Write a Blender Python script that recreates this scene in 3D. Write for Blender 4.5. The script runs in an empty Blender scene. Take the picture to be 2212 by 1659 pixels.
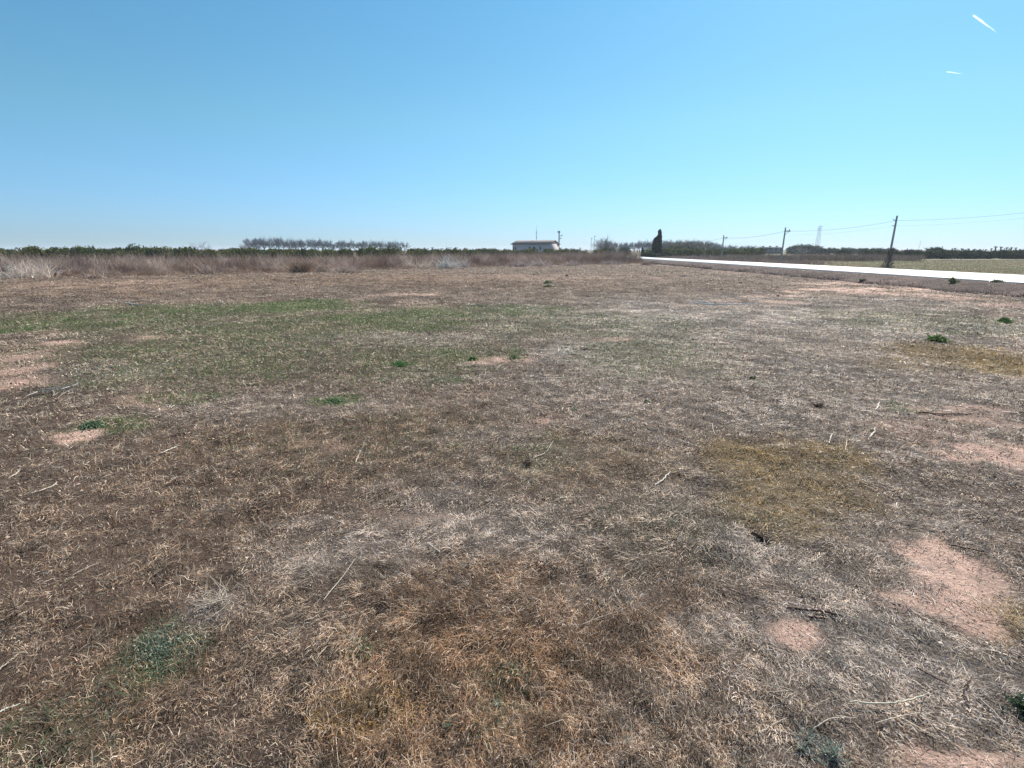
import bpy, math, random
import numpy as np

R = math.radians
sc = bpy.context.scene
col = sc.collection
rng = np.random.default_rng(7)
random.seed(7)

# ------------------------------------------------------------------ camera
F, CX, CY, HZ, CAMH = 1150.0, 1106.0, 829.5, 539.0, 1.65
TH = math.atan((CY - HZ) / F)
cam_d = bpy.data.cameras.new('camera'); cam = bpy.data.objects.new('camera', cam_d); col.objects.link(cam)
cam.location = (0, 0, CAMH); cam.rotation_euler = (math.pi / 2 - TH, 0, 0)
cam_d.sensor_width = 36.0; cam_d.lens = 36.0 * F / 2212.0
cam_d.clip_start = 0.05; cam_d.clip_end = 60000.0
sc.camera = cam

# ------------------------------------------------------------------ sky and sun
SUN_EL, SUN_AZ = 43.0, 32.0          # degrees; azimuth measured clockwise from the view direction (+Y)
w = bpy.data.worlds.new('World'); sc.world = w; w.use_nodes = True
nt = w.node_tree; bg = nt.nodes['Background']
sky = nt.nodes.new('ShaderNodeTexSky'); sky.sky_type = 'NISHITA'; sky.sun_disc = False
sky.sun_elevation = R(SUN_EL); sky.sun_rotation = R(SUN_AZ)
sky.altitude = 0; sky.air_density = 1.0; sky.dust_density = 0.30; sky.ozone_density = 2.5
tint = nt.nodes.new('ShaderNodeMix'); tint.data_type = 'RGBA'; tint.blend_type = 'MULTIPLY'
tint.inputs['Factor'].default_value = 1.0
wtc = nt.nodes.new('ShaderNodeTexCoord'); wsx = nt.nodes.new('ShaderNodeSeparateXYZ'); wmr = nt.nodes.new('ShaderNodeValToRGB')
wmr.color_ramp.elements[0].position = 0.03; wmr.color_ramp.elements[0].color = (0.60, 0.91, 1.42, 1)
wmr.color_ramp.elements[1].position = 0.42; wmr.color_ramp.elements[1].color = (0.70, 1.30, 1.36, 1)
e_ = wmr.color_ramp.elements.new(0.2); e_.color = (0.75, 1.18, 1.20, 1)
nt.links.new(wtc.outputs['Generated'], wsx.inputs[0]); nt.links.new(wsx.outputs['Z'], wmr.inputs['Fac'])
nt.links.new(wmr.outputs['Color'], tint.inputs['B'])
nt.links.new(sky.outputs['Color'], tint.inputs['A'])
nt.links.new(tint.outputs['Result'], bg.inputs['Color'])
bg.inputs['Strength'].default_value = 0.062
sun_d = bpy.data.lights.new('sun', 'SUN'); sun = bpy.data.objects.new('sun', sun_d); col.objects.link(sun)
sun_d.energy = 5.0; sun_d.angle = R(0.5); sun_d.color = (1.0, 0.93, 0.83)
sun.rotation_euler = (R(90 - SUN_EL), 0, R(180 - SUN_AZ))
sc.view_settings.view_transform = 'Standard'; sc.view_settings.look = 'None'
sc.view_settings.exposure = 0.70; sc.view_settings.gamma = 1.0
sc.cycles.max_bounces = 6; sc.cycles.diffuse_bounces = 3; sc.cycles.transmission_bounces = 3
sc.cycles.transparent_max_bounces = 6; sc.cycles.volume_bounces = 0

# ------------------------------------------------------------------ helpers
def P(u, v, z=0.0):                       # picture point -> point on the plane at height z
    x = (u - CX) / F; yc = (CY - v) / F
    Y = math.cos(TH) + math.sin(TH) * yc; Z = -math.sin(TH) + math.cos(TH) * yc
    t = (CAMH - z) / max(-Z, 1e-4)
    return (x * t, Y * t)
def at(u, v, D):                          # picture point -> point at depth D
    x = (u - CX) / F; yc = (CY - v) / F
    Y = math.cos(TH) + math.sin(TH) * yc; Z = -math.sin(TH) + math.cos(TH) * yc
    t = D / Y
    return (x * t, D, CAMH + Z * t)

def _h(ix, iy, s):
    n = (ix.astype(np.int64) * 374761393 + iy.astype(np.int64) * 668265263 + s * 974711) & 0x7fffffff
    n = ((n ^ (n >> 13)) * 1274126177) & 0x7fffffff
    n = (n ^ (n >> 16)) & 0xffff
    return n / 65535.0
def vn(x, y, s=0):
    x = np.asarray(x, float); y = np.asarray(y, float)
    ix = np.floor(x); iy = np.floor(y); fx = x - ix; fy = y - iy
    fx = fx * fx * (3 - 2 * fx); fy = fy * fy * (3 - 2 * fy)
    ix = ix.astype(np.int64); iy = iy.astype(np.int64)
    a = _h(ix, iy, s); b = _h(ix + 1, iy, s); c = _h(ix, iy + 1, s); d = _h(ix + 1, iy + 1, s)
    return (a * (1 - fx) + b * fx) * (1 - fy) + (c * (1 - fx) + d * fx) * fy
def fbm(x, y, s=0, o=4):
    r = 0; a = 0.5; t = 0
    for k in range(o):
        r = r + a * vn(x * 2 ** k + 17.3 * k, y * 2 ** k - 9.1 * k, s + k); t += a; a *= 0.55
    return r / t
def sstep(a, b, x):
    t = np.clip((x - a) / (b - a), 0, 1); return t * t * (3 - 2 * t)

def road_near(y): return 21.4 - 0.027 * np.asarray(y, float)
def road_far(y):
    y = np.asarray(y, float)
    return np.maximum(29.0 - 0.052 * np.clip(y, -60, 90), road_near(y) + 4.2)
ROADZ = 0.30
def gz(x, y):
    x = np.asarray(x, float); y = np.asarray(y, float)
    d = np.sqrt(x * x + y * y)
    amp = 1 - sstep(60, 140, d)
    z = amp * (0.10 * (fbm(x * .22, y * .22, 3) - .5) + 0.045 * (fbm(x * 1.3, y * 1.3, 11) - .5)
               + 0.055 * (fbm(x * 5.5, y * 5.5, 21, 2) - .5) * (1 - sstep(8, 20, d)) + 0.07 * (fbm(x * 2.6, y * 2.0, 24, 2) - .5) * sstep(7, 18, d))
    n = road_near(y) - x; f = x - road_far(y)
    wob = 0.5 * (fbm(x * .6, y * .5, 31) - .5)
    bank = ROADZ * (1 - sstep(0.25, 1.9 + wob, n))
    ditch = -0.34 * np.exp(-((n - 2.2 - wob) / .42) ** 2) * np.clip(-.25 + 1.7 * fbm(x * .9, y * .45, 44), 0, 1.2)
    far = ROADZ * (1 - sstep(0.2, 2.5, f))
    side = np.where(n > 0, bank + ditch, np.where(f > 0, far, ROADZ - 0.02))
    k = sstep(0.0, 1.2, n) + sstep(0.0, 1.2, f)
    return z * np.clip(k, 0, 1) + side
def gz1(x, y): return float(gz(np.array([x]), np.array([y]))[0])

# ---- materials
def new_mat(name):
    m = bpy.data.materials.new(name); m.use_nodes = True
    return m, m.node_tree, m.node_tree.nodes['Principled BSDF']
def flat(name, c, rough=0.7, var=0.25, scale=6.0, bump=0.0, metallic=0.0):
    m, t, b = new_mat(name)
    tc = t.nodes.new('ShaderNodeTexCoord'); n = t.nodes.new('ShaderNodeTexNoise')
    n.inputs['Scale'].default_value = scale; n.inputs['Detail'].default_value = 5
    t.links.new(tc.outputs['Object'], n.inputs['Vector'])
    r = t.nodes.new('ShaderNodeValToRGB')
    r.color_ramp.elements[0].position = .3; r.color_ramp.elements[1].position = .7
    r.color_ramp.elements[0].color = [*(x * (1 - var) for x in c), 1]
    r.color_ramp.elements[1].color = [*(min(1, x * (1 + var)) for x in c), 1]
    t.links.new(n.outputs['Fac'], r.inputs['Fac']); t.links.new(r.outputs['Color'], b.inputs['Base Color'])
    b.inputs['Roughness'].default_value = rough; b.inputs['Metallic'].default_value = metallic
    if bump:
        bp = t.nodes.new('ShaderNodeBump'); bp.inputs['Strength'].default_value = bump
        t.links.new(n.outputs['Fac'], bp.inputs['Height']); t.links.new(bp.outputs['Normal'], b.inputs['Normal'])
    return m
def leafmat(name, trans=0.3, rough=0.55, spec=0.3, gain=1.0):
    """plant tissue: colour from the mesh's own colour attribute, lets some light through"""
    m, t, b = new_mat(name)
    a = t.nodes.new('ShaderNodeAttribute'); a.attribute_name = 'tissue'
    g = t.nodes.new('ShaderNodeMix'); g.data_type = 'RGBA'; g.blend_type = 'MULTIPLY'; g.inputs['Factor'].default_value = 1
    g.inputs['B'].default_value = (gain, gain, gain, 1)
    t.links.new(a.outputs['Color'], g.inputs['A'])
    b.inputs['Roughness'].default_value = rough; b.inputs['Specular IOR Level'].default_value = spec
    t.links.new(g.outputs['Result'], b.inputs['Base Color'])
    tr = t.nodes.new('ShaderNodeBsdfTranslucent'); t.links.new(g.outputs['Result'], tr.inputs['Color'])
    mx = t.nodes.new('ShaderNodeMixShader'); mx.inputs['Fac'].default_value = trans
    t.links.new(b.outputs['BSDF'], mx.inputs[1]); t.links.new(tr.outputs['BSDF'], mx.inputs[2])
    t.links.new(mx.outputs['Shader'], t.nodes['Material Output'].inputs['Surface'])
    return m

# ---- mesh from arrays
def mesh_np(name, V, Fq, C=None, mat=None, smooth=False):
    """V (n,3), Fq (m,4) quads or list of such, C (n,3) colours per vertex"""
    me = bpy.data.meshes.new(name)
    V = np.ascontiguousarray(V, np.float32); Fq = np.ascontiguousarray(Fq, np.int32)
    me.vertices.add(len(V)); me.vertices.foreach_set('co', V.ravel())
    k = Fq.shape[1]
    me.loops.add(Fq.size); me.loops.foreach_set('vertex_index', Fq.ravel())
    me.polygons.add(len(Fq)); me.polygons.foreach_set('loop_start', np.arange(0, Fq.size, k, dtype=np.int32))
    if C is not None:
        at_ = me.color_attributes.new('tissue', 'FLOAT_COLOR', 'POINT')
        cc = np.ones((len(V), 4), np.float32); cc[:, :3] = C
        at_.data.foreach_set('color', cc.ravel())
    me.update(calc_edges=True)
    if smooth: me.polygons.foreach_set('use_smooth', np.ones(len(Fq), bool))
    if mat: me.materials.append(mat)
    return me
def link(name, me, parent=None, loc=None, rot=None, **kw):
    o = bpy.data.objects.new(name, me); col.objects.link(o)
    if parent: o.parent = parent
    if loc is not None: o.location = loc
    if rot is not None: o.rotation_euler = rot
    for k, v in kw.items(): o[k] = v
    return o
def tag(o, label, cat, group=None):
    o['label'] = label; o['category'] = cat
    if group: o['group'] = group
    return o
def copy_tree(o, parent=None):
    c = o.copy(); col.objects.link(c)
    if parent: c.parent = parent
    for ch in list(o.children): copy_tree(ch, c)
    return c

class Acc:                                  # collects quads with colours
    def __init__(s): s.V = []; s.F = []; s.C = []; s.n = 0
    def add(s, V, Fq, C):
        V = np.asarray(V, float); C = np.broadcast_to(np.asarray(C, float), V.shape)
        s.V.append(V); s.F.append(np.asarray(Fq) + s.n); s.C.append(C); s.n += len(V)
    def mesh(s, name, mat, smooth=False):
        return mesh_np(name, np.concatenate(s.V), np.concatenate(s.F), np.concatenate(s.C), mat, smooth)
    def blades(s, p0, head, L, e0, e1, wd, C, roll=None, tip=0.25, ctip=1.0, floor=None):
        n = len(p0)
        h = np.stack([np.cos(head), np.sin(head), np.zeros(n)], 1); up = np.array([0, 0, 1.0])
        d0 = h * np.cos(e0)[:, None] + up * np.sin(e0)[:, None]
        d1 = h * np.cos(e1)[:, None] + up * np.sin(e1)[:, None]
        p1 = p0 + d0 * (L * .5)[:, None]; p2 = p1 + d1 * (L * .5)[:, None]
        if floor is not None:
            p1[:, 2] = np.maximum(p1[:, 2], floor + .003); p2[:, 2] = np.maximum(p2[:, 2], floor + .003)
        if roll is None: roll = rng.uniform(-1.2, 1.2, n)
        sd = np.stack([-np.sin(head), np.cos(head), np.zeros(n)], 1)
        nn = np.cross(d0, sd)
        sv = sd * np.cos(roll)[:, None] + nn * np.sin(roll)[:, None]
        wv = sv * (wd * .5)[:, None]
        V = np.stack([p0 - wv, p0 + wv, p1 - wv * .9, p1 + wv * .9, p2 - wv * tip, p2 + wv * tip], 1).reshape(-1, 3)
        b = np.arange(n)[:, None] * 6
        Fq = np.concatenate([b + np.array([0, 1, 3, 2]), b + np.array([2, 3, 5, 4])])
        CC = np.repeat(C, 6, axis=0) if np.ndim(C) == 2 else np.broadcast_to(C, (n * 6, 3))
        if ctip != 1.0:
            CC = CC.reshape(n, 6, 3).copy(); CC[:, 4:] *= ctip; CC = CC.reshape(-1, 3)
        s.add(V, Fq, CC)
    def leaves(s, c, size, C, asp=1.8):
        n = len(c)
        a = rng.normal(size=(n, 3)); a /= np.linalg.norm(a, axis=1)[:, None]
        t = rng.normal(size=(n, 3)); b_ = np.cross(a, t); b_ /= np.linalg.norm(b_, axis=1)[:, None]
        nn = np.cross(a, b_)
        L = (size * asp * .5)[:, None]; W = (size * .5)[:, None]
        V = np.stack([c - a * L, c + b_ * W + nn * W * .3, c + a * L, c - b_ * W + nn * W * .3], 1).reshape(-1, 3)
        Fq = np.arange(n * 4).reshape(-1, 4)
        s.add(V, Fq, np.repeat(C, 4, axis=0))
    def prisms(s, p0, p1, r0, r1, C, k=4):
        p0 = np.asarray(p0, float); p1 = np.asarray(p1, float); n = len(p0)
        d = p1 - p0; d /= np.linalg.norm(d, axis=1)[:, None] + 1e-9
        ref = np.where(np.abs(d[:, 2:3]) > .9, np.array([[1.0, 0, 0]]), np.array([[0, 0, 1.0]]))
        a = np.cross(d, ref); a /= np.linalg.norm(a, axis=1)[:, None]; b_ = np.cross(d, a)
        ang = np.arange(k) * 2 * math.pi / k
        ring = a[:, None, :] * np.cos(ang)[None, :, None] + b_[:, None, :] * np.sin(ang)[None, :, None]
        r0 = np.broadcast_to(r0, n)[:, None, None]; r1 = np.broadcast_to(r1, n)[:, None, None]
        V = np.concatenate([p0[:, None] + ring * r0, p1[:, None] + ring * r1], 1).reshape(-1, 3)
        base = np.arange(n)[:, None] * 2 * k; Fq = []
        for i in range(k):
            j = (i + 1) % k; Fq.append(base + np.array([i, j, k + j, k + i]))
        if k == 4: Fq.append(base + np.array([4, 5, 6, 7])); Fq.append(base + np.array([3, 2, 1, 0]))
        CC = np.repeat(C, 2 * k, axis=0) if np.ndim(C) == 2 else np.broadcast_to(C, (n * 2 * k, 3))
        s.add(V, np.concatenate(Fq), CC)
    def path(s, pts, rad, C, k=6):
        pts = np.asarray(pts, float); n = len(pts); rad = np.broadcast_to(rad, n)
        tg = np.gradient(pts, axis=0); tg /= np.linalg.norm(tg, axis=1)[:, None] + 1e-9
        ref = np.array([0, 0, 1.0]) if abs(tg[:, 2].mean()) < .8 else np.array([1.0, 0, 0])
        a = np.cross(tg, ref); a /= np.linalg.norm(a, axis=1)[:, None] + 1e-9; b_ = np.cross(tg, a)
        ang = np.arange(k) * 2 * math.pi / k
        V = (pts[:, None] + (a[:, None] * np.cos(ang)[None, :, None] + b_[:, None] * np.sin(ang)[None, :, None]) * rad[:, None, None]).reshape(-1, 3)
        Fq = [[i * k + j, i * k + (j + 1) % k, (i + 1) * k + (j + 1) % k, (i + 1) * k + j] for i in range(n - 1) for j in range(k)]
        s.add(V, np.array(Fq), C)
        for e in (0, n - 1):                # end caps
            cen = pts[e]; r_ = V[e * k:(e + 1) * k]
            VV = np.concatenate([r_, cen[None]]); FF = [[j, (j + 1) % k, k, k] for j in range(k)]
            s.add(VV, np.array([[j, (j + 1) % k, (j + 2) % k, k] for j in range(0, k, 2)]), C)
    def box(s, x0, x1, y0, y1, z0, z1, C):
        V = [(x, y, z) for z in (z0, z1) for y in (y0, y1) for x in (x0, x1)]
        s.add(V, [[0, 2, 3, 1], [4, 5, 7, 6], [0, 1, 5, 4], [2, 6, 7, 3], [0, 4, 6, 2], [1, 3, 7, 5]], C)

def cvar(c, n, v=.25, h=.06):
    c = np.asarray(c, float)
    return np.clip(c[None] * (1 + rng.uniform(-v, v, (n, 1))) * (1 + rng.uniform(-h, h, (n, 3))), 0, 1)

# ------------------------------------------------------------------ what grows where (world ellipses on the field)
def ell(u, v, ru, rv):
    x, y = P(u, v); x2, _ = P(u + ru, v); _, ya = P(u, v - rv); _, yb = P(u, v + rv)
    return (x, (ya + yb) / 2, abs(x2 - x), abs(ya - yb) / 2)
GREEN = [(ell(*e), s) for e, s in [
    ((620, 664, 140, 17), 1.0), ((420, 668, 170, 15), .75), ((860, 688, 210, 20), .95), ((880, 705, 90, 12), .9), ((250, 690, 300, 28), .6),
    ((40, 708, 150, 18), .75), ((1060, 672, 150, 16), .65), ((560, 730, 330, 45), .5), ((480, 790, 260, 45), .45),
    ((900, 775, 160, 45), .5), ((860, 785, 45, 10), .8), ((960, 762, 40, 12), .75), ((1110, 770, 24, 16), .8), ((720, 865, 50, 12), .85),
    ((980, 820, 60, 10), .6), ((380, 860, 90, 12), .7), ((240, 925, 75, 24), .6), ((1400, 770, 190, 45), .38), ((1250, 705, 250, 30), .4),
    ((330, 1405, 85, 70), .75), ((1960, 885, 60, 14), .4), ((1150, 990, 90, 45), .3), ((2040, 700, 260, 25), .30), ((800, 960, 300, 80), .12),
    ((1080, 1530, 60, 80), .3), ((1500, 1150, 200, 70), .18), ((60, 1600, 160, 90), .3), ((780, 1415, 30, 20), .5), ((1370, 780, 130, 24), .4)]]
BARE = [(ell(*e), s) for e, s in [
    ((2030, 1215, 66, 50), 1.15), ((2045, 1290, 75, 50), 1.1), ((1990, 1190, 40, 34), .9), ((1965, 1300, 60, 28), .6), ((2110, 1250, 50, 45), .45),
    ((1712, 1375, 52, 26), .95), ((2185, 995, 100, 34), 1.15), ((2100, 905, 100, 30), .5), ((1960, 935, 80, 18), .3),
    ((95, 765, 75, 15), .6), ((40, 800, 65, 26), .75), ((10, 835, 70, 20), .7), ((130, 742, 60, 4), .9), ((160, 940, 62, 11), .9), ((335, 730, 38, 5), .45),
    ((1075, 778, 60, 8), .6), ((1170, 908, 35, 9), .4), ((1320, 733, 45, 4), .6), ((860, 636, 60, 3), .6), ((2080, 1650, 140, 30), .75),
    ((1810, 628, 95, 7), .9), ((1700, 640, 60, 4), .6), ((1950, 626, 90, 4), .7), ((1840, 612, 90, 3), .8), ((1990, 640, 130, 6), .55), ((200, 615, 200, 10), .3), ((1150, 600, 300, 6), .25), ((930, 1130, 60, 22), .25),
    ((700, 960, 60, 18), .2), ((330, 860, 70, 14), .25), ((1640, 655, 120, 6), .35), ((2120, 660, 90, 5), .5)]]
RUST = [(ell(*e), s) for e, s in [
    ((1180, 1330, 280, 110), .75), ((980, 1480, 300, 160), .75), ((1300, 1400, 180, 100), .6), ((1100, 1600, 400, 110), .5), ((420, 1100, 420, 170), .2),
    ((700, 980, 350, 100), .3), ((250, 1230, 300, 160), .2), ((180, 620, 400, 24), .35), ((750, 605, 450, 14), .45), ((150, 1500, 250, 180), .4), ((1310, 1620, 180, 60), .4)]]
OLIVE = [(ell(*e), s) for e, s in [
    ((1640, 1010, 120, 60), 1.0), ((1730, 1060, 130, 45), .95), ((1800, 1000, 80, 50), .9), ((1660, 1110, 110, 60), .8),
    ((2060, 765, 130, 26), 1.0), ((2160, 790, 150, 32), 1.1), ((1960, 790, 90, 16), .5), ((2180, 1345, 80, 45), .95), ((1280, 1010, 180, 60), .25), ((760, 1540, 100, 50), .45)]]
GREY = [(ell(*e), s) for e, s in [  # grey straw, plus silvery sheen right of centre painted as pale colour
    ((1700, 850, 600, 200), .65), ((1550, 700, 450, 50), .85), ((2000, 1450, 400, 260), .9), ((1900, 1150, 420, 150), .5), ((1010, 1150, 260, 80), .65),
    ((720, 1190, 180, 60), .6), ((930, 1180, 140, 60), .55), ((1240, 775, 120, 25), .95), ((1350, 870, 260, 80), .45), ((1800, 900, 140, 60), .6),
    ((230, 800, 150, 20), .4), ((560, 880, 260, 26), .35), ((460, 1320, 60, 40), .6), ((900, 730, 200, 14), .45), ((1900, 680, 400, 40), .6), ((2050, 870, 260, 50), .6)]]
def field(lst, x, y, wx, wy, soft=.55):
    r = np.zeros_like(x)
    for (cx, cy, rx, ry), s in lst:
        q = np.sqrt(((x + wx * rx * 1.0 - cx) / rx) ** 2 + ((y + wy * ry * 1.0 - cy) / ry) ** 2)
        r = np.maximum(r, s * (1 - sstep(1 - soft, 1 + soft, q)))
    return r
def zones(x, y):
    d = np.sqrt(x * x + y * y)
    k = sstep(4, 14, d)
    def two(a_, b_, s_): return fbm(x * a_, y * a_, s_) * (1 - k) + fbm(x * b_ + 5, y * b_, s_) * k - .5
    wx = 1.6 * two(2.2, .6, 51); wy = 1.6 * two(2.2, .6, 61)
    fine = two(9, 2.2, 71)
    g = np.clip(field(GREEN, x, y, wx, wy) * (1 + 1.6 * fine), 0, 1)
    b = np.clip(field(BARE, x, y, wx * 1.3 + 2.2 * two(7, 1.6, 81), wy * 1.3 + 2.2 * two(7.3, 1.7, 86), .6) * (1.15 + 2.0 * fine), 0, 1)
    r = field(RUST, x, y, wx, wy, .8); o = field(OLIVE, x, y, wx * .8, wy * .8, .5); s = field(GREY, x, y, wx, wy, .8)
    return g, b, r, o, s

C_BROWN = np.array([.255, .178, .128]); C_STRAW = np.array([.72, .59, .45]); C_GREY = np.array([.70, .62, .56])
C_RUST = np.array([.37, .200, .092]); C_OLIVE = np.array([.37, .245, .080]); C_SOIL = np.array([.56, .38, .305])
C_GREEN = np.array([.115, .180, .052]); C_BGREEN = np.array([.12, .17, .11])

# ------------------------------------------------------------------ ground
def spaced(k, n, m): return np.sinh(np.linspace(-1, 1, n) * k) / math.sinh(k) * m
xs = np.unique(np.round(np.concatenate([spaced(11.5, 461, 6000), np.linspace(15, 33, 110), np.linspace(-5, 5, 201), np.linspace(-38, 16, 200)]), 3))
ysf = np.concatenate([[-6000, -2000, -600, -200, -60, -20, -8, -4, -2, -1, -.4], np.linspace(0, 6, 161), 6 * np.exp(np.linspace(0.006, math.log(12), 400)), 72 * np.exp(np.linspace(0.02, math.log(83), 110))])
XX, YY = np.meshgrid(xs, ysf); ny, nx = XX.shape
ZZ = gz(XX.ravel(), YY.ravel())
gx, gy = XX.ravel(), YY.ravel()
g, b, r, o, s = zones(gx, gy)
dd = np.sqrt(gx * gx + gy * gy)
base = np.array([.105, .074, .058])[None] * np.ones((len(gx), 1))
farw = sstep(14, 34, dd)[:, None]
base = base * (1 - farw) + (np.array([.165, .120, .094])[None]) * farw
def mixc(A, Bc, t): return A * (1 - t[:, None]) + np.asarray(Bc)[None] * t[:, None]
base = mixc(base, C_RUST * .45, r * .5); base = mixc(base, C_OLIVE * .5, o * .6); base = mixc(base, C_GREY * .38, s * .45)
base = mixc(base, C_GREEN * .7, g * .45); base = mixc(base, C_SOIL, b)
n_ = road_near(gy) - gx; f_ = gx - road_far(gy)
bankm = ((n_ > -1) & (n_ < 3.4)) * sstep(3.4, 2.2, n_)
base = mixc(base, [.105, .075, .068], bankm * .85)  # bank face toned darker: its shade painted into the soil colour
base = mixc(base, [.040, .028, .030], np.exp(-((n_ - 2.3) / .8) ** 2) * sstep(.42, .58, fbm(gx * 1.1, gy * .5, 93)))  # broken dark line: clods and ditch shadow painted together
pinkm = sstep(6.5, 4.2, n_) * (n_ > 2.6) * sstep(.45, .65, fbm(gx * .5, gy * .2, 91))
base = mixc(base, C_SOIL * .7, pinkm * .5)
rightf = (f_ > 1.5) * sstep(1.5, 3, f_)
base = mixc(base, [.135, .115, .062], rightf)
pat = fbm(gx * .35, gy * .35, 101)[:, None]
pat2 = fbm(gx * 1.4, gy * 1.1, 105)[:, None]
base = base * (0.8 + .42 * pat) * (.62 + .76 * pat2)
idx = np.arange(ny * nx).reshape(ny, nx)
Fq = np.stack([idx[:-1, :-1], idx[:-1, 1:], idx[1:, 1:], idx[1:, :-1]], -1).reshape(-1, 4)

m_ground, t, bs = new_mat('field_soil')
a = t.nodes.new('ShaderNodeAttribute'); a.attribute_name = 'tissue'
tc = t.nodes.new('ShaderNodeTexCoord')
n1 = t.nodes.new('ShaderNodeTexNoise'); n1.inputs['Scale'].default_value = 55; n1.inputs['Detail'].default_value = 6; n1.inputs['Roughness'].default_value = .7
n2 = t.nodes.new('ShaderNodeTexNoise'); n2.inputs['Scale'].default_value = 4.5; n2.inputs['Detail'].default_value = 8; n2.inputs['Roughness'].default_value = .75
mr1 = t.nodes.new('ShaderNodeMapRange'); mr1.inputs['From Min'].default_value = .3; mr1.inputs['From Max'].default_value = .7; mr1.inputs['To Min'].default_value = .62; mr1.inputs['To Max'].default_value = 1.35
mr2 = t.nodes.new('ShaderNodeMapRange'); mr2.inputs['From Min'].default_value = .3; mr2.inputs['From Max'].default_value = .7; mr2.inputs['To Min'].default_value = .72; mr2.inputs['To Max'].default_value = 1.3
for n in (n1, n2): t.links.new(tc.outputs['Object'], n.inputs['Vector'])
t.links.new(n1.outputs['Fac'], mr1.inputs['Value']); t.links.new(n2.outputs['Fac'], mr2.inputs['Value'])
mm = t.nodes.new('ShaderNodeMath'); mm.operation = 'MULTIPLY'
t.links.new(mr1.outputs['Result'], mm.inputs[0]); t.links.new(mr2.outputs['Result'], mm.inputs[1])
mx = t.nodes.new('ShaderNodeMix'); mx.data_type = 'RGBA'; mx.blend_type = 'MULTIPLY'; mx.inputs['Factor'].default_value = 1
t.links.new(a.outputs['Color'], mx.inputs['A']); t.links.new(mm.outputs['Value'], mx.inputs['B'])
t.links.new(mx.outputs['Result'], bs.inputs['Base Color']); bs.inputs['Roughness'].default_value = .92
bs.inputs['Specular IOR Level'].default_value = .15
bp = t.nodes.new('ShaderNodeBump'); bp.inputs['Strength'].default_value = .9; bp.inputs['Distance'].default_value = .02
t.links.new(mm.outputs['Value'], bp.inputs['Height']); t.links.new(bp.outputs['Normal'], bs.inputs['Normal'])
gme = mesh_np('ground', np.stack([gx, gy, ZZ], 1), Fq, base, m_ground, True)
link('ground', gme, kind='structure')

# ------------------------------------------------------------------ road
ry = np.concatenate([np.linspace(-60, 120, 181), np.linspace(125, 420, 60)])
m_road, t, bs = new_mat('worn_pale_asphalt')
tc = t.nodes.new('ShaderNodeTexCoord'); n1 = t.nodes.new('ShaderNodeTexNoise'); n1.inputs['Scale'].default_value = 30; n1.inputs['Detail'].default_value = 6
mp = t.nodes.new('ShaderNodeMapping'); mp.inputs['Scale'].default_value = (1.6, .05, 1)
n2 = t.nodes.new('ShaderNodeTexNoise'); n2.inputs['Scale'].default_value = 1.0; n2.inputs['Detail'].default_value = 4
t.links.new(tc.outputs['Object'], n1.inputs['Vector']); t.links.new(tc.outputs['Object'], mp.inputs['Vector']); t.links.new(mp.outputs['Vector'], n2.inputs['Vector'])
rp = t.nodes.new('ShaderNodeValToRGB'); rp.color_ramp.elements[0].position = .35; rp.color_ramp.elements[1].position = .6
rp.color_ramp.elements[0].color = (.22, .23, .235, 1); rp.color_ramp.elements[1].color = (.40, .41, .41, 1)
t.links.new(n2.outputs['Fac'], rp.inputs['Fac'])
t.links.new(rp.outputs['Color'], bs.inputs['Base Color']); bs.inputs['Roughness'].default_value = .50; bs.inputs['Specular IOR Level'].default_value = .55
bp = t.nodes.new('ShaderNodeBump'); bp.inputs['Strength'].default_value = .12; bp.inputs['Distance'].default_value = .005
t.links.new(n1.outputs['Fac'], bp.inputs['Height']); t.links.new(bp.outputs['Normal'], bs.inputs['Normal'])
cross = np.array([0, 0, .12, .5, .88, 1, 1]); V = []
for y in ry:
    x0, x1 = float(road_near(y)), float(road_far(y)); jit = .22 * (float(vn(y * 1.3, 3.3, 5)) - .5) + .12 * (float(vn(y * 4.1, 7.3, 6)) - .5)
    for k, c in enumerate(cross):
        x = x0 + jit + (x1 - x0) * c; z = ROADZ + .03 + .05 * (1 - (2 * c - 1) ** 2)
        if k in (0, 6): z = ROADZ - .12
        V.append((x, y, z))
nn = len(ry); I = np.arange(nn * 7).reshape(nn, 7)
Fr = np.stack([I[:-1, :-1], I[:-1, 1:], I[1:, 1:], I[1:, :-1]], -1).reshape(-1, 4)
link('road', mesh_np('road', V, Fr, None, m_road, False), kind='structure')

# pale dirt track in front of the right-hand hedge
m_track = flat('pale_track_dirt', (.50, .43, .36), .95, .2, 2.0)
tx = np.linspace(58, 190, 60); V = []
for x in tx:
    yc = 92.5 - .02 * (x - 58) + .6 * float(vn(x * .15, 1.0, 8)); V += [(x, yc - 1.5, .045), (x, yc + 1.5, .045)]
I = np.arange(len(tx) * 2).reshape(-1, 2)
link('dirt_track', mesh_np('dirt_track', V, np.stack([I[:-1, 0], I[1:, 0], I[1:, 1], I[:-1, 1]], -1), None, m_track), kind='structure')

# ------------------------------------------------------------------ the dry grass and litter of the field
m_grass = leafmat('dry_grass_tissue', .30, .5, .35)
m_green = leafmat('green_grass_tissue', .35, .5, .3)

def sample(n, dmin, dmax, expo, half=R(60)):
    """points with density falling as distance**expo"""
    u = rng.random(n); k = expo + 2
    d = (dmin ** k + u * (dmax ** k - dmin ** k)) ** (1 / k)
    a = rng.uniform(-half, half, n)
    return d * np.sin(a), d * np.cos(a) + .0, d

def edge_y(x):                                # front line of the scrub belt: depth as a function of X
    E = [P(u, v) for u, v in ((-600, 604), (0, 600), (250, 597), (500, 592), (700, 586), (900, 580), (1100, 575), (1300, 571), (1395, 570))]
    return np.interp(x, [e[0] for e in E] + [17], [e[1] for e in E] + [66]) + .6

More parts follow.
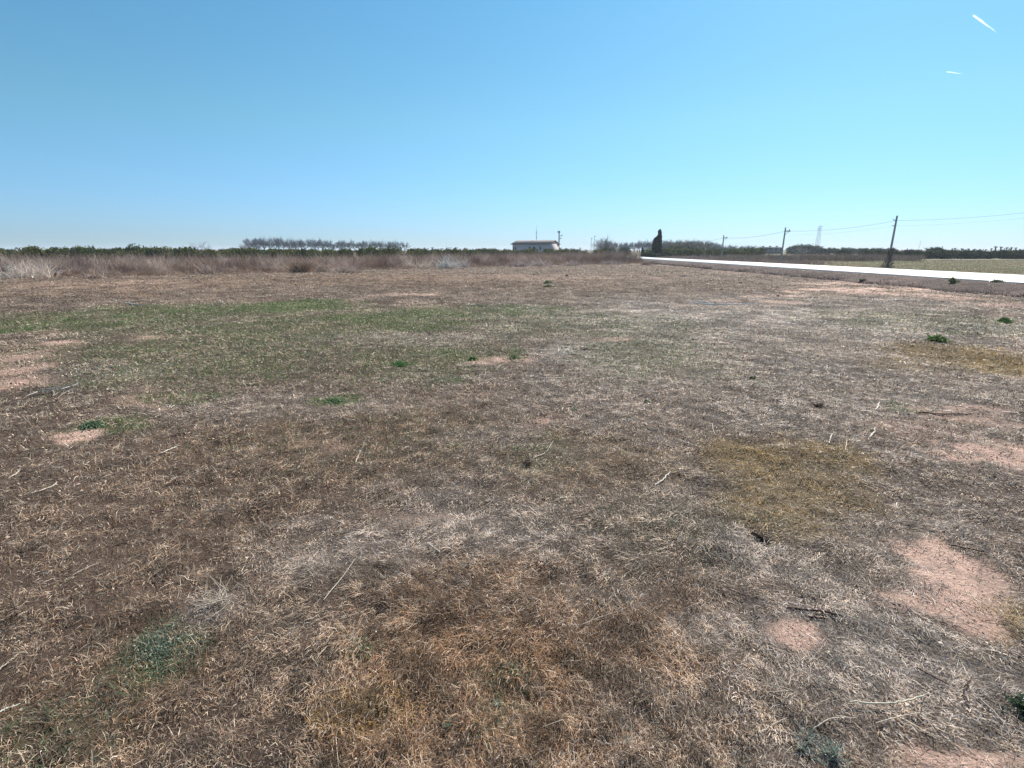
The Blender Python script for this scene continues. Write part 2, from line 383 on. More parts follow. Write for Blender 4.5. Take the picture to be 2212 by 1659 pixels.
acc = Acc(); accg = Acc()
def grass_layer(n, dmin, dmax, expo, L0, W0, lying, green=1.0, pale=0.3, matted=False):
    x, y, d = sample(n, dmin, dmax, expo)
    ok = (x < road_near(y) - .35) & (y < edge_y(x) + 4) & ((road_near(y) - x > 3.3) | (rng.random(n) < .12))
    x, y, d = x[ok], y[ok], d[ok]
    g, b, r, o, s = zones(x, y)
    kd = sstep(4, 16, d)
    clump = fbm(x * 9, y * 9, 121) * (1 - kd) + fbm(x * 2.4, y * 2.4, 127) * kd
    keep = rng.random(len(x)) < (1 - .85 * np.clip(b * 1.3, 0, 1)) * (.50 + .8 * sstep(.34, .56, clump)) * (np.clip(s * 1.1, 0, 1) if matted else 1)
    x, y, d, g, b, r, o, s, clump, kd = (q[keep] for q in (x, y, d, g, b, r, o, s, clump, kd))
    n = len(x); z = gz(x, y)
    sc_ = np.clip(d / 3.0, .8, 30)
    L = L0 * sc_ ** .28 * rng.uniform(.45, 1.5, n) * (1 + .75 * r * (1 - lying) - .2 * s * (1 - lying)) * (.5 + 1.0 * clump)
    W = W0 * sc_ ** .80 * rng.uniform(.6, 1.4, n)
    swirl = fbm(x * .7, y * .7, 131) * 9 + .35
    head = np.where(rng.random(n) < (.25 + .4 * lying), swirl + rng.normal(0, .5, n), rng.uniform(0, 2 * math.pi, n))
    far = sstep(10, 30, d)
    e0 = np.where(rng.random(n) < lying + .25 * s, rng.uniform(-.02, .35, n), rng.uniform(.25, 1.45, n))
    e0 = e0 * (1 - .3 * far)
    e1 = e0 - rng.uniform(.0, 1.3, n)
    # colours
    c = cvar(C_BROWN, n, .45, .10)
    t = rng.random(n); c = mixc(c, C_STRAW, (t < pale) * rng.uniform(.4, 1, n))
    c = mixc(c, C_RUST, (rng.random(n) < r) * rng.uniform(.3, .9, n))
    c = mixc(c, C_GREY * 1.08, (rng.random(n) < s * .9) * rng.uniform(.4, 1, n))
    c = mixc(c, C_OLIVE, (rng.random(n) < o * .9) * rng.uniform(.5, 1, n))
    tuft = fbm(x * 13, y * 13, 145, 3) * (1 - kd) + fbm(x * 1.8, y * 1.8, 147, 3) * kd
    c = c * ((.68 + .32 * fbm(x * 2.2, y * 2.2, 141) + .32 * fbm(x * .9, y * .8, 143)) * (.50 + .95 * sstep(.28, .72, tuft)))[:, None] * (1 - .24 * sstep(12, 28, d))[:, None]
    isg = rng.random(n) < g * green * .95
    p0 = np.stack([x, y, z - .004], 1)
    dr = ~isg
    acc.blades(p0[dr], head[dr], L[dr], e0[dr], e1[dr], W[dr], c[dr], floor=z[dr])
    m = isg.sum()
    if m:
        cg = cvar(C_GREEN, m, .4, .1)
        cg = mixc(cg, C_BGREEN, (y[isg] < 4.2) * rng.uniform(.6, 1, m))
        L2 = L[isg] * .75; eg = rng.uniform(.3, 1.3, m)
        accg.blades(p0[isg], rng.uniform(0, 6.28, m), L2, eg, eg - rng.uniform(.1, .9, m), W[isg] * 1.35, cg, floor=z[isg])
grass_layer(120000, .5, 1.6, 0, .040, .0021, .35, pale=.45)
grass_layer(1000000, 1.5, 62, -1.72, .040, .0023, .35, pale=.42)
grass_layer(450000, 1.5, 62, -1.62, .046, .0021, .95, green=.3, pale=.75)
grass_layer(420000, 1.2, 40, -1.55, .052, .0022, .97, green=0, pale=.95, matted=True)
grass_layer(9000, 1.2, 20, -1.1, .11, .0024, .92, green=0, pale=.9)
link('dry_grass', acc.mesh('dry_grass', m_grass), kind='stuff', label='short dry brown and straw coloured grass covering the field')
link('green_grass', accg.mesh('green_grass', m_green), kind='stuff', label='low green grass growing in patches across the field')

# crumbs of earth and flecks of dead leaf between the blades
acc = Acc(); x, y, d = sample(90000, 1.0, 11, -1.2); g, b, r, o, s = zones(x, y)
k = (rng.random(len(x)) < np.clip(b * 1.2, .03, 1)); x, y, d = x[k], y[k], d[k]; n = len(x); z = gz(x, y)
v_ = rng.normal(size=(n, 3)); v_ /= np.linalg.norm(v_, axis=1)[:, None]; sz = (.0013 + .0036 * rng.random(n) ** 4) * np.clip(d / 3, .8, 3)
p0 = np.stack([x, y, z + sz * .3], 1)
acc.prisms(p0 - v_ * sz[:, None] * .7, p0 + v_ * sz[:, None] * .7, sz * rng.uniform(.5, 1, n), sz * rng.uniform(.3, .9, n), cvar(np.minimum(C_SOIL * 1.25, .9), n, .25, .08), 4)
link('soil_crumbs', acc.mesh('soil_crumbs', m_grass), kind='stuff', label='crumbs and tiny clods of pink earth on the bare patches')
acc = Acc(); x, y, d = sample(60000, 1.0, 14, -1.5); z = gz(x, y); n = len(x)
k = rng.random(n) < .25 + .9 * sstep(.45, .6, fbm(x * 2.6, y * 2.6, 163)); x, y, d, z = x[k], y[k], d[k], z[k]; n = len(x)
c = cvar(C_STRAW, n, .3, .08); c = mixc(c, [.12, .08, .06], (rng.random(n) < .4) * 1.0); c = mixc(c, [.30, .20, .12], (rng.random(n) < .3) * 1.0)
acc.leaves(np.stack([x, y, z + rng.uniform(.004, .022, n)], 1), .0042 * np.clip(d / 2.5, .8, 5) ** .8 * rng.uniform(.5, 1.8, n), c, 2.2)
link('leaf_litter', acc.mesh('leaf_litter', m_grass), kind='stuff', label='flecks of dead leaf and chaff strewn through the dry grass')

# rough verge grass on the road bank and far verge
acc = Acc()
n = 36000
y = 12 * np.exp(rng.random(n) * math.log(11)); side = rng.random(n) < .6
off = np.where(side, rng.random(n) ** .8 * 3.2 + .12, rng.random(n) * 5 + .15)
x = np.where(side, road_near(y) - off, road_far(y) + off)
cl = fbm(x * 1.3, y * .9, 151); k = rng.random(n) < sstep(.40, .58, cl) + .06
x, y, side, cl, off = x[k], y[k], side[k], cl[k], off[k]; n = len(x); z = gz(x, y)
L = rng.uniform(.03, .12, n) * (.4 + cl) * np.where(side, 1 - .25 * (off < .7), 1.0)
c = cvar([.24, .175, .14], n, .4, .08); c = mixc(c, C_STRAW * .8, (rng.random(n) < .22) * rng.random(n))
c = mixc(c, [.2, .19, .08], ((~side) & (off > 2)) * rng.random(n))
c = mixc(c, [.055, .036, .042], side * np.exp(-((off - 2.2) / .8) ** 2) * sstep(.40, .56, fbm(x * 1.1, y * .5, 93)))  # verge blades darkened along the ditch, for clods and shadow
e0 = rng.uniform(.3, 1.5, n)
acc.blades(np.stack([x, y, z - .01], 1), rng.uniform(0, 6.28, n), L, e0, e0 - rng.uniform(0, .9, n), .012 * (y / 25) ** .7, c)
n = 30000  # dark dead plants standing in for clods and shadow in the ditch
y = 14 + rng.random(n) ** 1.3 * 75; wob = 1.0 * (fbm(y * .35, y * 0, 95) - .5)
off = 2.3 + wob + rng.normal(0, .42, n); x = road_near(y) - off
k = rng.random(n) < sstep(.38, .50, fbm(y * .55, off * .8, 97)) + .03; x, y, off = x[k], y[k], off[k]; n = len(x)
e0 = rng.uniform(.2, 1.5, n)
acc.blades(np.stack([x, y, gz(x, y) - .01], 1), rng.uniform(0, 6.28, n), rng.uniform(.04, .16, n) * (.4 + fbm(x * 2, y * 2, 98)), e0, e0 - rng.uniform(0, .9, n), .016 * (y / 25) ** .7, cvar([.060, .040, .044], n, .4, .08))
link('verge_grass', acc.mesh('verge_grass', m_grass), kind='stuff', label='rough brown weeds along both edges of the road, dark ditch ones standing in for clods and shade')

acc = Acc(); n = 150000
y = 24 + rng.random(n) ** 1.5 * 70; x = road_far(y) + 1.2 + rng.random(n) * (y * 1.15 - 10)
x, y = x[x < y * 1.25], y[x < y * 1.25]; n = len(x); cl = fbm(x * .8, y * .8, 155)
c = cvar([.24, .19, .10], n, .45, .08); c = mixc(c, [.16, .20, .08], (rng.random(n) < sstep(.45, .6, fbm(x * .15, y * .15, 157))) * .8); c = mixc(c, C_STRAW * .7, (rng.random(n) < .2) * 1.0)
c = c * (.5 + cl)[:, None]; e0 = rng.uniform(.3, 1.4, n)
acc.blades(np.stack([x, y, gz(x, y) - .01], 1), rng.uniform(0, 6.28, n), rng.uniform(.05, .16, n) * (.5 + cl), e0, e0 - rng.uniform(0, .9, n), .014 * (y / 25) ** .7, c)
link('meadow_grass', acc.mesh('meadow_grass', m_grass), kind='stuff', label='olive brown grass of the field beyond the road')

# ------------------------------------------------------------------ scrub belt of dry weeds
m_scrub = leafmat('dry_weed_tissue', .22, .65, .15)
def scrub_mesh(name, x, y, hgt, colr, twigs=5, wid=.013, lean=None):
    acc = Acc(); n = len(x); z = gz(x, y)
    head = rng.uniform(0, 6.28, n) if lean is None else lean
    e0 = rng.uniform(.85, 1.56, n); e1 = e0 - rng.uniform(0, .7, n)
    p0 = np.stack([x, y, z - .02], 1)
    acc.blades(p0, head, hgt, e0, e1, wid * rng.uniform(.7, 1.3, n), colr, tip=.5)
    h = np.stack([np.cos(head) * np.cos(e0), np.sin(head) * np.cos(e0), np.sin(e0)], 1)
    for k in range(twigs):
        tt = rng.uniform(.12, .55, n); q = p0 + h * (hgt * tt)[:, None]
        hh = rng.uniform(0, 6.28, n); ee = rng.uniform(.3, 1.35, n)
        acc.blades(q, hh, hgt * rng.uniform(.15, .5, n), ee, ee + rng.uniform(-.5, .35, n), wid * .75 * rng.uniform(.6, 1.3, n), colr * rng.uniform(.75, 1.3, (n, 1)), tip=.5)
    return acc.mesh(name, m_scrub)
n = 46000
x = rng.uniform(-62, 16.5, n); back = rng.random(n) ** 1.5 * 15
y = edge_y(x) + .5 + back + 1.1 * (fbm(x * .7, x * 0, 161) - .5) * 2.2
kk = fbm(x * .45, y * .45, 171); k2 = fbm(x * 1.1, y * 1.1, 181)
k = (rng.random(n) < .08 + 1.2 * sstep(.36, .54, k2)) & (x < road_near(y) - 3.0)
x, y, back, kk, k2 = x[k], y[k], back[k], kk[k], k2[k]; n = len(x)
hg = (.50 + .85 * sstep(0, 2.2, back)) * rng.uniform(.55, 1.12, n) * (.50 + .95 * k2) * np.interp(x, [-40, -14, 0, 16], [1.08, 1.0, 1.1, 1.25])
purp = np.array([.31, .220, .172]); tan_ = np.array([.58, .47, .40]); dark = np.array([.11, .072, .068])
c = cvar(purp, n, .35, .07); c = mixc(c, tan_, sstep(.47, .62, fbm(x * .9, y * .9, 191)) * .8)
c = mixc(c, dark, sstep(.50, .64, fbm(x * 1.3, y * 1.3, 201)) * .85)
c = mixc(c, [.13, .10, .10], sstep(4, 14, x) * .5)
hd_ = fbm(x * .5, y * .5, 205) * 14 + rng.normal(0, .8, n)
link('dry_scrub', scrub_mesh('dry_scrub', x, y, hg, c, 6, .014, hd_), kind='stuff', label='belt of tall purple brown dry weeds behind the field')
# ankle-high dead grass at the foot of the belt
acc = Acc(); n = 26000
x = rng.uniform(-60, 15, n); y = edge_y(x) - .9 + rng.random(n) ** 1.3 * 2.8 + .8 * (fbm(x * .7, x * 0, 161) - .5)
k = rng.random(n) < sstep(.35, .6, fbm(x * 1.2, y * 1.2, 211)) + .1; x, y = x[k], y[k]; n = len(x)
c = cvar([.36, .26, .205], n, .4, .08); hd = fbm(x * .5, y * .5, 221) * 12
e0 = rng.uniform(.1, 1.3, n)
acc.blades(np.stack([x, y, gz(x, y) - .01], 1), hd + rng.normal(0, .5, n), rng.uniform(.2, .6, n), e0, e0 - rng.uniform(.2, 1.0, n), np.full(n, .018), c)
link('dead_grass', acc.mesh('dead_grass', m_scrub), kind='stuff', label='flattened tan dead grass at the foot of the weed belt')

# thicket right of the road, brown and waist high
def thicket(name, n, xr, yr, hr, c0, label, seed):
    x = rng.uniform(*xr, n); y = rng.uniform(*yr, n)
    k = (rng.random(n) < sstep(.28, .55, fbm(x * .35, y * .35, seed)) + .08) & (x / y < .64 + .16 * fbm(x * .3, y * .3, seed + 3))
    x, y = x[k], y[k]; n = len(x)
    hg = rng.uniform(*hr, n) * (.65 + .7 * fbm(x * .3, y * .3, seed + 5))
    c = cvar(c0, n, .3, .06); c = mixc(c, [.30, .25, .22], sstep(.5, .7, fbm(x * .4, y * .4, seed + 9)) * .6)
    link(name, scrub_mesh(name, x, y, hg, c, 5, .03), kind='stuff', label=label)
thicket('roadside_thicket', 9000, (32, 68), (76, 96), (.7, 1.25), [.16, .125, .105], 'brown leafless thicket beyond the road', 301)
thicket('roadside_weeds', 5000, (26.5, 36), (60, 112), (.3, .75), [.24, .18, .17], 'low pinkish dry weeds along the far side of the road', 331)

# ------------------------------------------------------------------ single plants and litter on the field
m_weed = leafmat('weed_leaf_tissue', .35, .45, .4)
m_straw = leafmat('straw_tissue', .15, .5, .3)
m_twig = leafmat('twig_bark', .0, .85, .1)

def leafy_weed(name, u, v, rad, hgt, n, c0, label, cat='weed', lw=.02, group=None, up=(.05, .7), leafy=.75, z0=0.0):
    x, y = P(u, v, z0); acc = Acc(); c0 = [min(1, q * 1.25) for q in c0]
    nb = int(n * (1 - leafy)); nl = int(n * leafy * 1.6); ns = 7
    ctr = np.stack([rng.normal(0, rad * .33, ns), rng.normal(0, rad * .33, ns)], 1); ctr[0] = 0
    wgt = rng.uniform(.4, 1, ns); wgt[0] = 1.6; wgt /= wgt.sum()
    k = rng.choice(ns, nb, p=wgt); aa = rng.uniform(0, 6.28, nb)
    L = np.hypot(rad, hgt) * rng.uniform(.25, .8, nb); e0 = rng.uniform(up[0], up[1] + .3, nb)
    acc.blades(np.stack([ctr[k, 0], ctr[k, 1], np.zeros(nb)], 1), aa, L, e0, e0 - rng.uniform(.1, .8, nb), lw * rng.uniform(.5, 1.1, nb), cvar(c0, nb, .4, .1), tip=.35)
    k = rng.choice(ns, nl, p=wgt); rr = rng.normal(0, rad * .28, (nl, 2)); q2 = ctr[k] + rr
    hz = hgt * np.exp(-(q2 ** 2).sum(1) / (rad * rad * .7)) * rng.random(nl) ** .6 + .004
    acc.leaves(np.column_stack([q2, hz]), lw * rng.uniform(.5, 1.3, nl), cvar(c0, nl, .5, .12), 1.5)
    return tag(link(name, acc.mesh(name, m_weed), loc=(x, y, gz1(x, y) - .004)), label, cat, group)
G1 = [.08, .16, .035]; G2 = [.10, .15, .085]
leafy_weed('green_weed', 1022, 779, .085, .075, 420, G1, 'bright green leafy weed on a patch of bare soil mid field', lw=.022)
leafy_weed('green_weed', 2024, 738, .19, .10, 420, [.10, .16, .04], 'wide low green weed above the golden grass patch', lw=.03)
leafy_weed('green_weed', 2168, 697, .17, .11, 400, [.09, .15, .045], 'round green weed near the right edge below the road bank', lw=.03)
leafy_weed('green_weed', 198, 926, .11, .05, 420, [.12, .17, .095], 'dusty green spreading weed at the left beside a bare streak', lw=.018)
leafy_weed('green_weed', 1182, 612, .28, .12, 130, [.07, .12, .05], 'small green weed far out near the dry weed belt', lw=.06)
leafy_weed('green_weed', 1184, 621, .24, .09, 110, [.07, .12, .05], 'small green weed just this side of the far one by the weed belt', lw=.06)
leafy_weed('green_weed', 1110, 776, .11, .06, 180, [.08, .135, .05], 'pale green weed right of the leafy weed mid field', lw=.018)
leafy_weed('green_weed', 865, 787, .16, .06, 220, [.07, .14, .04], 'flat mat of green weed left of the leafy weed mid field', lw=.02)
leafy_weed('green_weed', 720, 868, .15, .04, 260, [.09, .15, .07], 'flat pale green weed mat left of the centre of the field', lw=.013)
leafy_weed('green_weed', 2215, 1545, .08, .05, 420, [.06, .085, .05], 'dark green weed cut by the lower right edge', lw=.010)
leafy_weed('grey_weed', 1785, 1632, .085, .06, 420, [.26, .28, .24], 'grey green spiky tuft among straw near the bottom', lw=.0042, up=(.3, 1.2), leafy=.45)
leafy_weed('clover_patch', 335, 1405, .17, .016, 1500, [.17, .205, .155], 'blue green patch of tiny clover leaves in brown grass', 'clover', lw=.0062, leafy=1.0)
leafy_weed('seedling', 975, 1575, .022, .05, 26, [.22, .30, .22], 'pale green seedling with long leaves near the bottom middle', lw=.007, up=(.7, 1.5), leafy=.3)
leafy_weed('seedling', 1075, 1530, .026, .05, 22, [.24, .30, .24], 'grey green seedling standing in rust brown grass', lw=.006, up=(.5, 1.5), leafy=.3)
leafy_weed('seedling', 1350, 1615, .022, .03, 24, [.26, .33, .27], 'pale seedling right of centre at the bottom', lw=.007, up=(.3, 1.3), leafy=.3)
leafy_weed('seedling', 785, 1412, .02, .03, 22, [.18, .24, .18], 'small green seedling beside dark gap left of the rust grass', lw=.007)
leafy_weed('seedling', 1240, 890, .05, .04, 40, [.10, .15, .08], 'tiny green weed right of centre mid field', lw=.012)
leafy_weed('green_weed', 1628, 815, .06, .02, 160, [.11, .12, .08], 'small dark weed on grey straw right of centre', lw=.014)
leafy_weed('green_weed', 1395, 872, .05, .03, 120, [.08, .12, .06], 'tiny green tuft amid brown grass right of the middle', lw=.012)
leafy_weed('road_edge_bush', 2057, 607, .20, .24, 420, [.21, .20, .10], 'olive brown bush on the near edge of the road', 'bush', lw=.045, up=(.6, 1.5), z0=.28)
leafy_weed('road_edge_weed', 2150, 625, .26, .10, 260, [.12, .12, .08], 'dark weed clump on the bank near the right edge', 'weed', lw=.045)
leafy_weed('road_edge_weed', 1863, 607, .26, .09, 220, [.10, .12, .07], 'dark green weed clump at the foot of the road bank', 'weed', lw=.045)
# dark low tussocks scattered over the middle distance
spots = [(1375, 686), (1770, 880), (1640, 1163), (830, 1310), (1140, 1005), (820, 1230), (1000, 1565)]  # the one under the olive patch stands in for a hole's shade
labs = ['small dark clod on grey straw in the far middle', 'dark clod on grey straw above the olive patch',
        'dark blades standing in for the shaded hole under the olive patch', 'dark brown tussock left of the rust grass', 'dark green brown tussock in the middle of the field', 'black brown tussock above the rust grass', 'dark tussock near the bottom beside rust grass']
for (u, v), lb in zip(spots, labs):
    sz = {1640: .07, 830: .075}.get(u, .055) * (1 if v > 900 else 1.4)
    leafy_weed('dark_tussock', u, v, sz, sz * .5, 260, [.075, .052, .042], lb, 'tussock', lw=.003 if v > 900 else .008, up=(.1, 1.0), leafy=.3)

# pale stalks and twigs lying on the field
def stalk(name, pts, rad, c0, label, cat='stalk', lift=.012, m=None, flat_=None):
    """pts: picture points along the stalk, laid on the ground, ends may lift"""
    Q = []
    for q in pts:
        x, y = P(q[0], q[1]); z = q[2] if len(q) > 2 else 0.0
        if z: x, y = P(q[0], q[1], z)
        Q.append((x, y, gz1(x, y) + lift + z))
    Q = np.array(Q); tt = np.linspace(0, len(Q) - 1, max(6, 5 * len(Q)))
    S = np.stack([np.interp(tt, np.arange(len(Q)), Q[:, k]) for k in range(3)], 1)
    for _ in range(3): S[1:-1] = (S[:-2] + 2 * S[1:-1] + S[2:]) / 4
    S += rng.normal(0, rad * .35, S.shape)
    o0 = S[0].copy(); acc = Acc()
    acc.path(S - o0, rad * np.interp(np.linspace(0, 1, len(S)), [0, .15, .8, 1], [.75, 1, .8, .35]), np.array(c0), 6)
    return tag(link(name, acc.mesh(name, m or m_straw, True), loc=o0), label, cat)
PALE = [.56, .48, .38]; PALE2 = [.66, .60, .51]; DK = [.07, .042, .040]
stalk('dry_stalk', [(768, 1002), (778, 983), (787, 965, .05)], .0055, [.55, .44, .35], 'stiff tan stalk standing slantwise left of the middle')
stalk('dry_stalk', [(1152, 998), (1180, 983), (1195, 955)], .0035, [.55, .48, .38], 'thin curved straw in the middle of the field')
stalk('dry_stalk', [(1414, 1050), (1432, 1040), (1448, 1024)], .0062, PALE2, 'thick whitish stalk left of the olive patch')
stalk('dry_stalk', [(70, 1072), (100, 1062), (120, 1045), (123, 1040)], .0045, PALE, 'curved pale stalk at the left side of the field')
stalk('dry_stalk', [(18, 1031), (34, 1024), (44, 1016), (58, 1016)], .0052, PALE, 'short hooked pale stalk at the left edge')
stalk('dry_stalk', [(1833, 1533), (1900, 1534), (1945, 1530), (1985, 1518), (2004, 1509)], .0034, [.55, .50, .38], 'long thin bent straw over grey litter near the lower right', lift=.02)
stalk('dry_stalk', [(1755, 1585), (1790, 1566), (1850, 1562)], .0022, PALE, 'thin pale straw above the grey spiky tuft')
stalk('dry_stalk', [(1255, 1360), (1300, 1340), (1335, 1333)], .0018, [.5, .42, .32], 'fine straw crossing the rust grass')
stalk('dry_stalk', [(700, 1310), (745, 1255), (770, 1215)], .0022, PALE, 'fine pale straw left of the dark tussocks')
stalk('dry_stalk', [(348, 985), (370, 974), (385, 966)], .005, PALE2, 'short white stalk under the dusty green weed')
stalk('dry_stalk', [(1862, 898), (1876, 893), (1890, 890)], .0055, PALE2, 'short white stick, left one of a pair right of centre')
stalk('dry_stalk', [(1878, 948), (1886, 940), (1890, 932)], .009, PALE2, 'stubby white chip at the top of the olive patch')
stalk('dry_stalk', [(1892, 888), (1896, 880), (1899, 872)], .008, PALE2, 'stubby white stick standing beside its twin right of centre')
stalk('dry_stalk', [(1790, 962), (1794, 952), (1796, 945)], .006, PALE2, 'tiny white chip inside the upper olive patch')
stalk('dry_stalk', [(1198, 1090), (1215, 1085), (1280, 1078)], .0028, PALE, 'low thin straw in the middle of the picture')
stalk('dry_stalk', [(1455, 948), (1475, 960), (1512, 975)], .004, PALE, 'pale straw pointing at the olive patch')
stalk('dry_stalk', [(1538, 920), (1540, 935), (1546, 948)], .0035, PALE, 'short upright straw above the olive patch')
stalk('dry_stalk', [(925, 1180), (940, 1195), (952, 1205)], .004, PALE2, 'short whitish stick above the rust grass')
stalk('dry_stalk', [(160, 1250), (190, 1235), (217, 1222)], .0022, PALE, 'thin straw in brown grass at the left')
stalk('dry_stalk', [(0, 1465), (20, 1450), (38, 1436)], .0028, PALE, 'thin pale straw cut by the left edge')
stalk('dry_stalk', [(0, 1552), (18, 1538), (44, 1525)], .0034, [.62, .62, .56], 'greyish straw cut by the lower left edge')
stalk('dry_stalk', [(905, 1600), (960, 1565), (1005, 1545)], .0020, PALE, 'fine straw at the bottom beside dark tussock')
stalk('dry_stalk', [(1640, 1590), (1668, 1572), (1700, 1560)], .0026, PALE, 'thin straw left of the grey spiky tuft')
stalk('dry_stalk', [(1890, 1570), (1990, 1545), (2030, 1600)], .0020, PALE, 'bent fine straw below the long straw')
stalk('dry_stalk', [(2100, 1510), (2150, 1555), (2200, 1610)], .0024, [.5, .45, .38], 'straw slanting down to the right edge')
stalk('dark_twig', [(1697, 1327), (1740, 1329), (1780, 1331), (1812, 1341)], .0055, DK, 'dark twig, the longer of two above the red soil patch', 'twig', m=m_twig)
stalk('dark_twig', [(1745, 1345), (1765, 1343), (1785, 1345)], .005, DK, 'short dark twig just below the longer dark one', 'twig', m=m_twig)
stalk('dark_twig', [(2050, 1180), (2090, 1186), (2135, 1196)], .004, DK, 'dark twig right of the large bare soil patch', 'twig', m=m_twig)
stalk('dark_twig', [(1625, 1158), (1642, 1166), (1662, 1177)], .011, [.03, .02, .018], 'short black bar standing in for the dark of the hole under the olive patch', 'dark hole', m=m_twig)  # black tube drawn for the dark inside a hole
stalk('dark_twig', [(1985, 895), (2040, 900), (2105, 902)], .007, DK, 'dark twig lying under the golden grass patch', 'twig', m=m_twig)
stalk('dark_twig', [(1205, 750), (1240, 752), (1290, 756)], .009, DK, 'dark twig on grey straw in the far middle', 'twig', m=m_twig)
stalk('dark_twig', [(325, 1107), (345, 1109), (372, 1108)], .004, [.16, .085, .09], 'short red brown twig in the left grass', 'twig', m=m_twig)
stalk('dark_twig', [(1980, 1448), (2010, 1468), (2050, 1490)], .003, DK, 'thin dark twig in grey litter at the lower right', 'twig', m=m_twig)
stalk('dark_twig', [(2090, 1530), (2075, 1500), (2095, 1480)], .0025, DK, 'small hooked dark twig near the lower right corner', 'twig', m=m_twig)
# long pale debris far out
stalk('dead_branch', [(1490, 655, .02), (1530, 658), (1575, 660), (1605, 659), (1642, 662)], .019, [.75, .75, .72], 'long whitish dead branch lying far right of centre', 'branch', lift=.03)
stalk('dead_branch', [(1508, 651), (1525, 656), (1545, 659)], .015, [.7, .7, .68], 'short whitish branch lying against the long far one', 'branch', lift=.05)
stalk('dead_branch', [(1915, 652), (1940, 651), (1965, 653)], .017, [.65, .62, .58], 'pale stick lying far right under the road bank', 'branch', lift=.03)
stalk('dead_branch', [(1005, 660), (1025, 658), (1045, 658)], .018, [.55, .5, .4], 'tan stick lying across the far green patch', 'branch', lift=.03)
stalk('dead_branch', [(270, 657), (285, 659), (310, 660)], .022, [.6, .57, .5], 'pale stick lying in the far left green', 'branch', lift=.03)
# branching dead twigs
def twiggy(name, u, v, R0, n, rad, c0, label, flatn=.35, cat='branch'):
    x, y = P(u, v); acc = Acc(); aa = rng.uniform(0, 6.28)
    for i in range(n):
        a_ = aa + rng.normal(0, 1.0); st = rng.normal(0, R0 * .22, 3); st[2] = abs(st[2]) * .4 + .008
        L = R0 * rng.uniform(.5, 1.3); e = rng.uniform(0, flatn); bend = rng.normal(0, .5)
        pts = [st]
        for k in range(4):
            a_ += bend * .3; pts.append(pts[-1] + np.array([math.cos(a_) * math.cos(e), math.sin(a_) * math.cos(e), math.sin(e)]) * L / 4)
        acc.path(pts, rad * np.linspace(1, .35, 5), np.array(c0) * rng.uniform(.8, 1.15), 5)
        if i % 2 == 0:
            q = pts[2]; a2 = a_ + rng.choice([-.8, .8])
            acc.path([q, q + np.array([math.cos(a2) * L * .2, math.sin(a2) * L * .2, .02]), q + np.array([math.cos(a2) * L * .4, math.sin(a2) * L * .4, .03])], rad * .6 * np.linspace(1, .4, 3), np.array(c0), 4)
    return tag(link(name, acc.mesh(name, m_straw, True), loc=(x, y, gz1(x, y))), label, cat)
twiggy('dead_plant', 480, 1312, .13, 30, .0015, PALE, 'bleached dead plant of branching stalks behind the clover patch', .45, 'dead plant')
twiggy('dead_branch', 108, 850, .30, 6, .006, [.55, .50, .48], 'forked grey twig lying at the left below the bare soil', .1)
twiggy('dead_branch', 375, 1035, .12, 4, .003, PALE, 'little branched straw in the left brown grass', .3)
twiggy('dead_branch', 370, 880, .12, 5, .005, PALE2, 'small whitish twig heap beside green patches at the left', .3)
twiggy('dead_branch', 1805, 868, .25, 12, .004, PALE, 'loose heap of pale straws on grey litter', .25, 'straw heap')
twiggy('dead_branch', 1800, 1330, .12, 12, .002, PALE, 'pale straws crossing just right of the dark twigs', .35, 'straw heap')
twiggy('dead_branch', 1700, 1500, .10, 10, .0018, PALE, 'fine pale straws above the grey spiky tuft', .35, 'straw heap')
twiggy('dead_branch', 1225, 768, .40, 16, .005, PALE2, 'broad scatter of white straw in the far middle', .12, 'straw heap')

# small pale stones and chips strewn over the field
m_stone = leafmat('stone_surface', 0, .9, .2)
acc = Acc()
def stone(r):
    k1, k2 = 5, 7; V = []; 
    for i in range(k1):
        ph = math.pi * i / (k1 - 1)
        for j in range(k2):
            th = 2 * math.pi * j / k2; q = r * (1 + random.uniform(-.22, .22)) if 0 < i < k1 - 1 else r
            V.append((q * 1.3 * math.sin(ph) * math.cos(th), q * math.sin(ph) * math.sin(th), q * .65 * math.cos(ph)))
    Fq = [[i * k2 + j, i * k2 + (j + 1) % k2, (i + 1) * k2 + (j + 1) % k2, (i + 1) * k2 + j] for i in range(k1 - 1) for j in range(k2)]
    return np.array(V), np.array(Fq)
smesh = []
for k in range(4):
    a_ = Acc(); V, Fq = stone(1.0); a_.add(V, Fq, [[.55, .45, .35], [.50, .42, .34], [.62, .54, .44], [.2, .14, .12]][k]); smesh.append(a_.mesh('stone', m_stone, True))
pts = [(928, 652), (805, 727), (545, 830), (618, 1049), (1390, 1060), (2390 * .8534, 1385 * 1.0)]
stones_uv = [(938, 651, 0, .05), (924, 652, 0, .06), (1540, 672, 0, .03), (622, 1047, 2, .009), (385, 717, 2, .03), (1233, 672, 0, .03), (1290, 600, 2, .10), (1478, 597, 2, .12), (1250, 590, 0, .10), (1322, 613, 2, .06), (1160, 650, 1, .03),
             (250, 650, 1, .05), (480, 655, 2, .05), (700, 640, 1, .06), (1535, 606, 0, .1), (2030, 1398, 2, .012), (1860, 858, 2, .012), (1590, 925, 2, .010), (1225, 596, 3, .14), (1330, 617, 3, .06), (905, 610, 3, .09), (430, 610, 3, .08), (1560, 625, 3, .07), (1600, 612, 3, .09), (1680, 640, 3, .06), (1180, 655, 1, .04), (640, 615, 3, .07)]
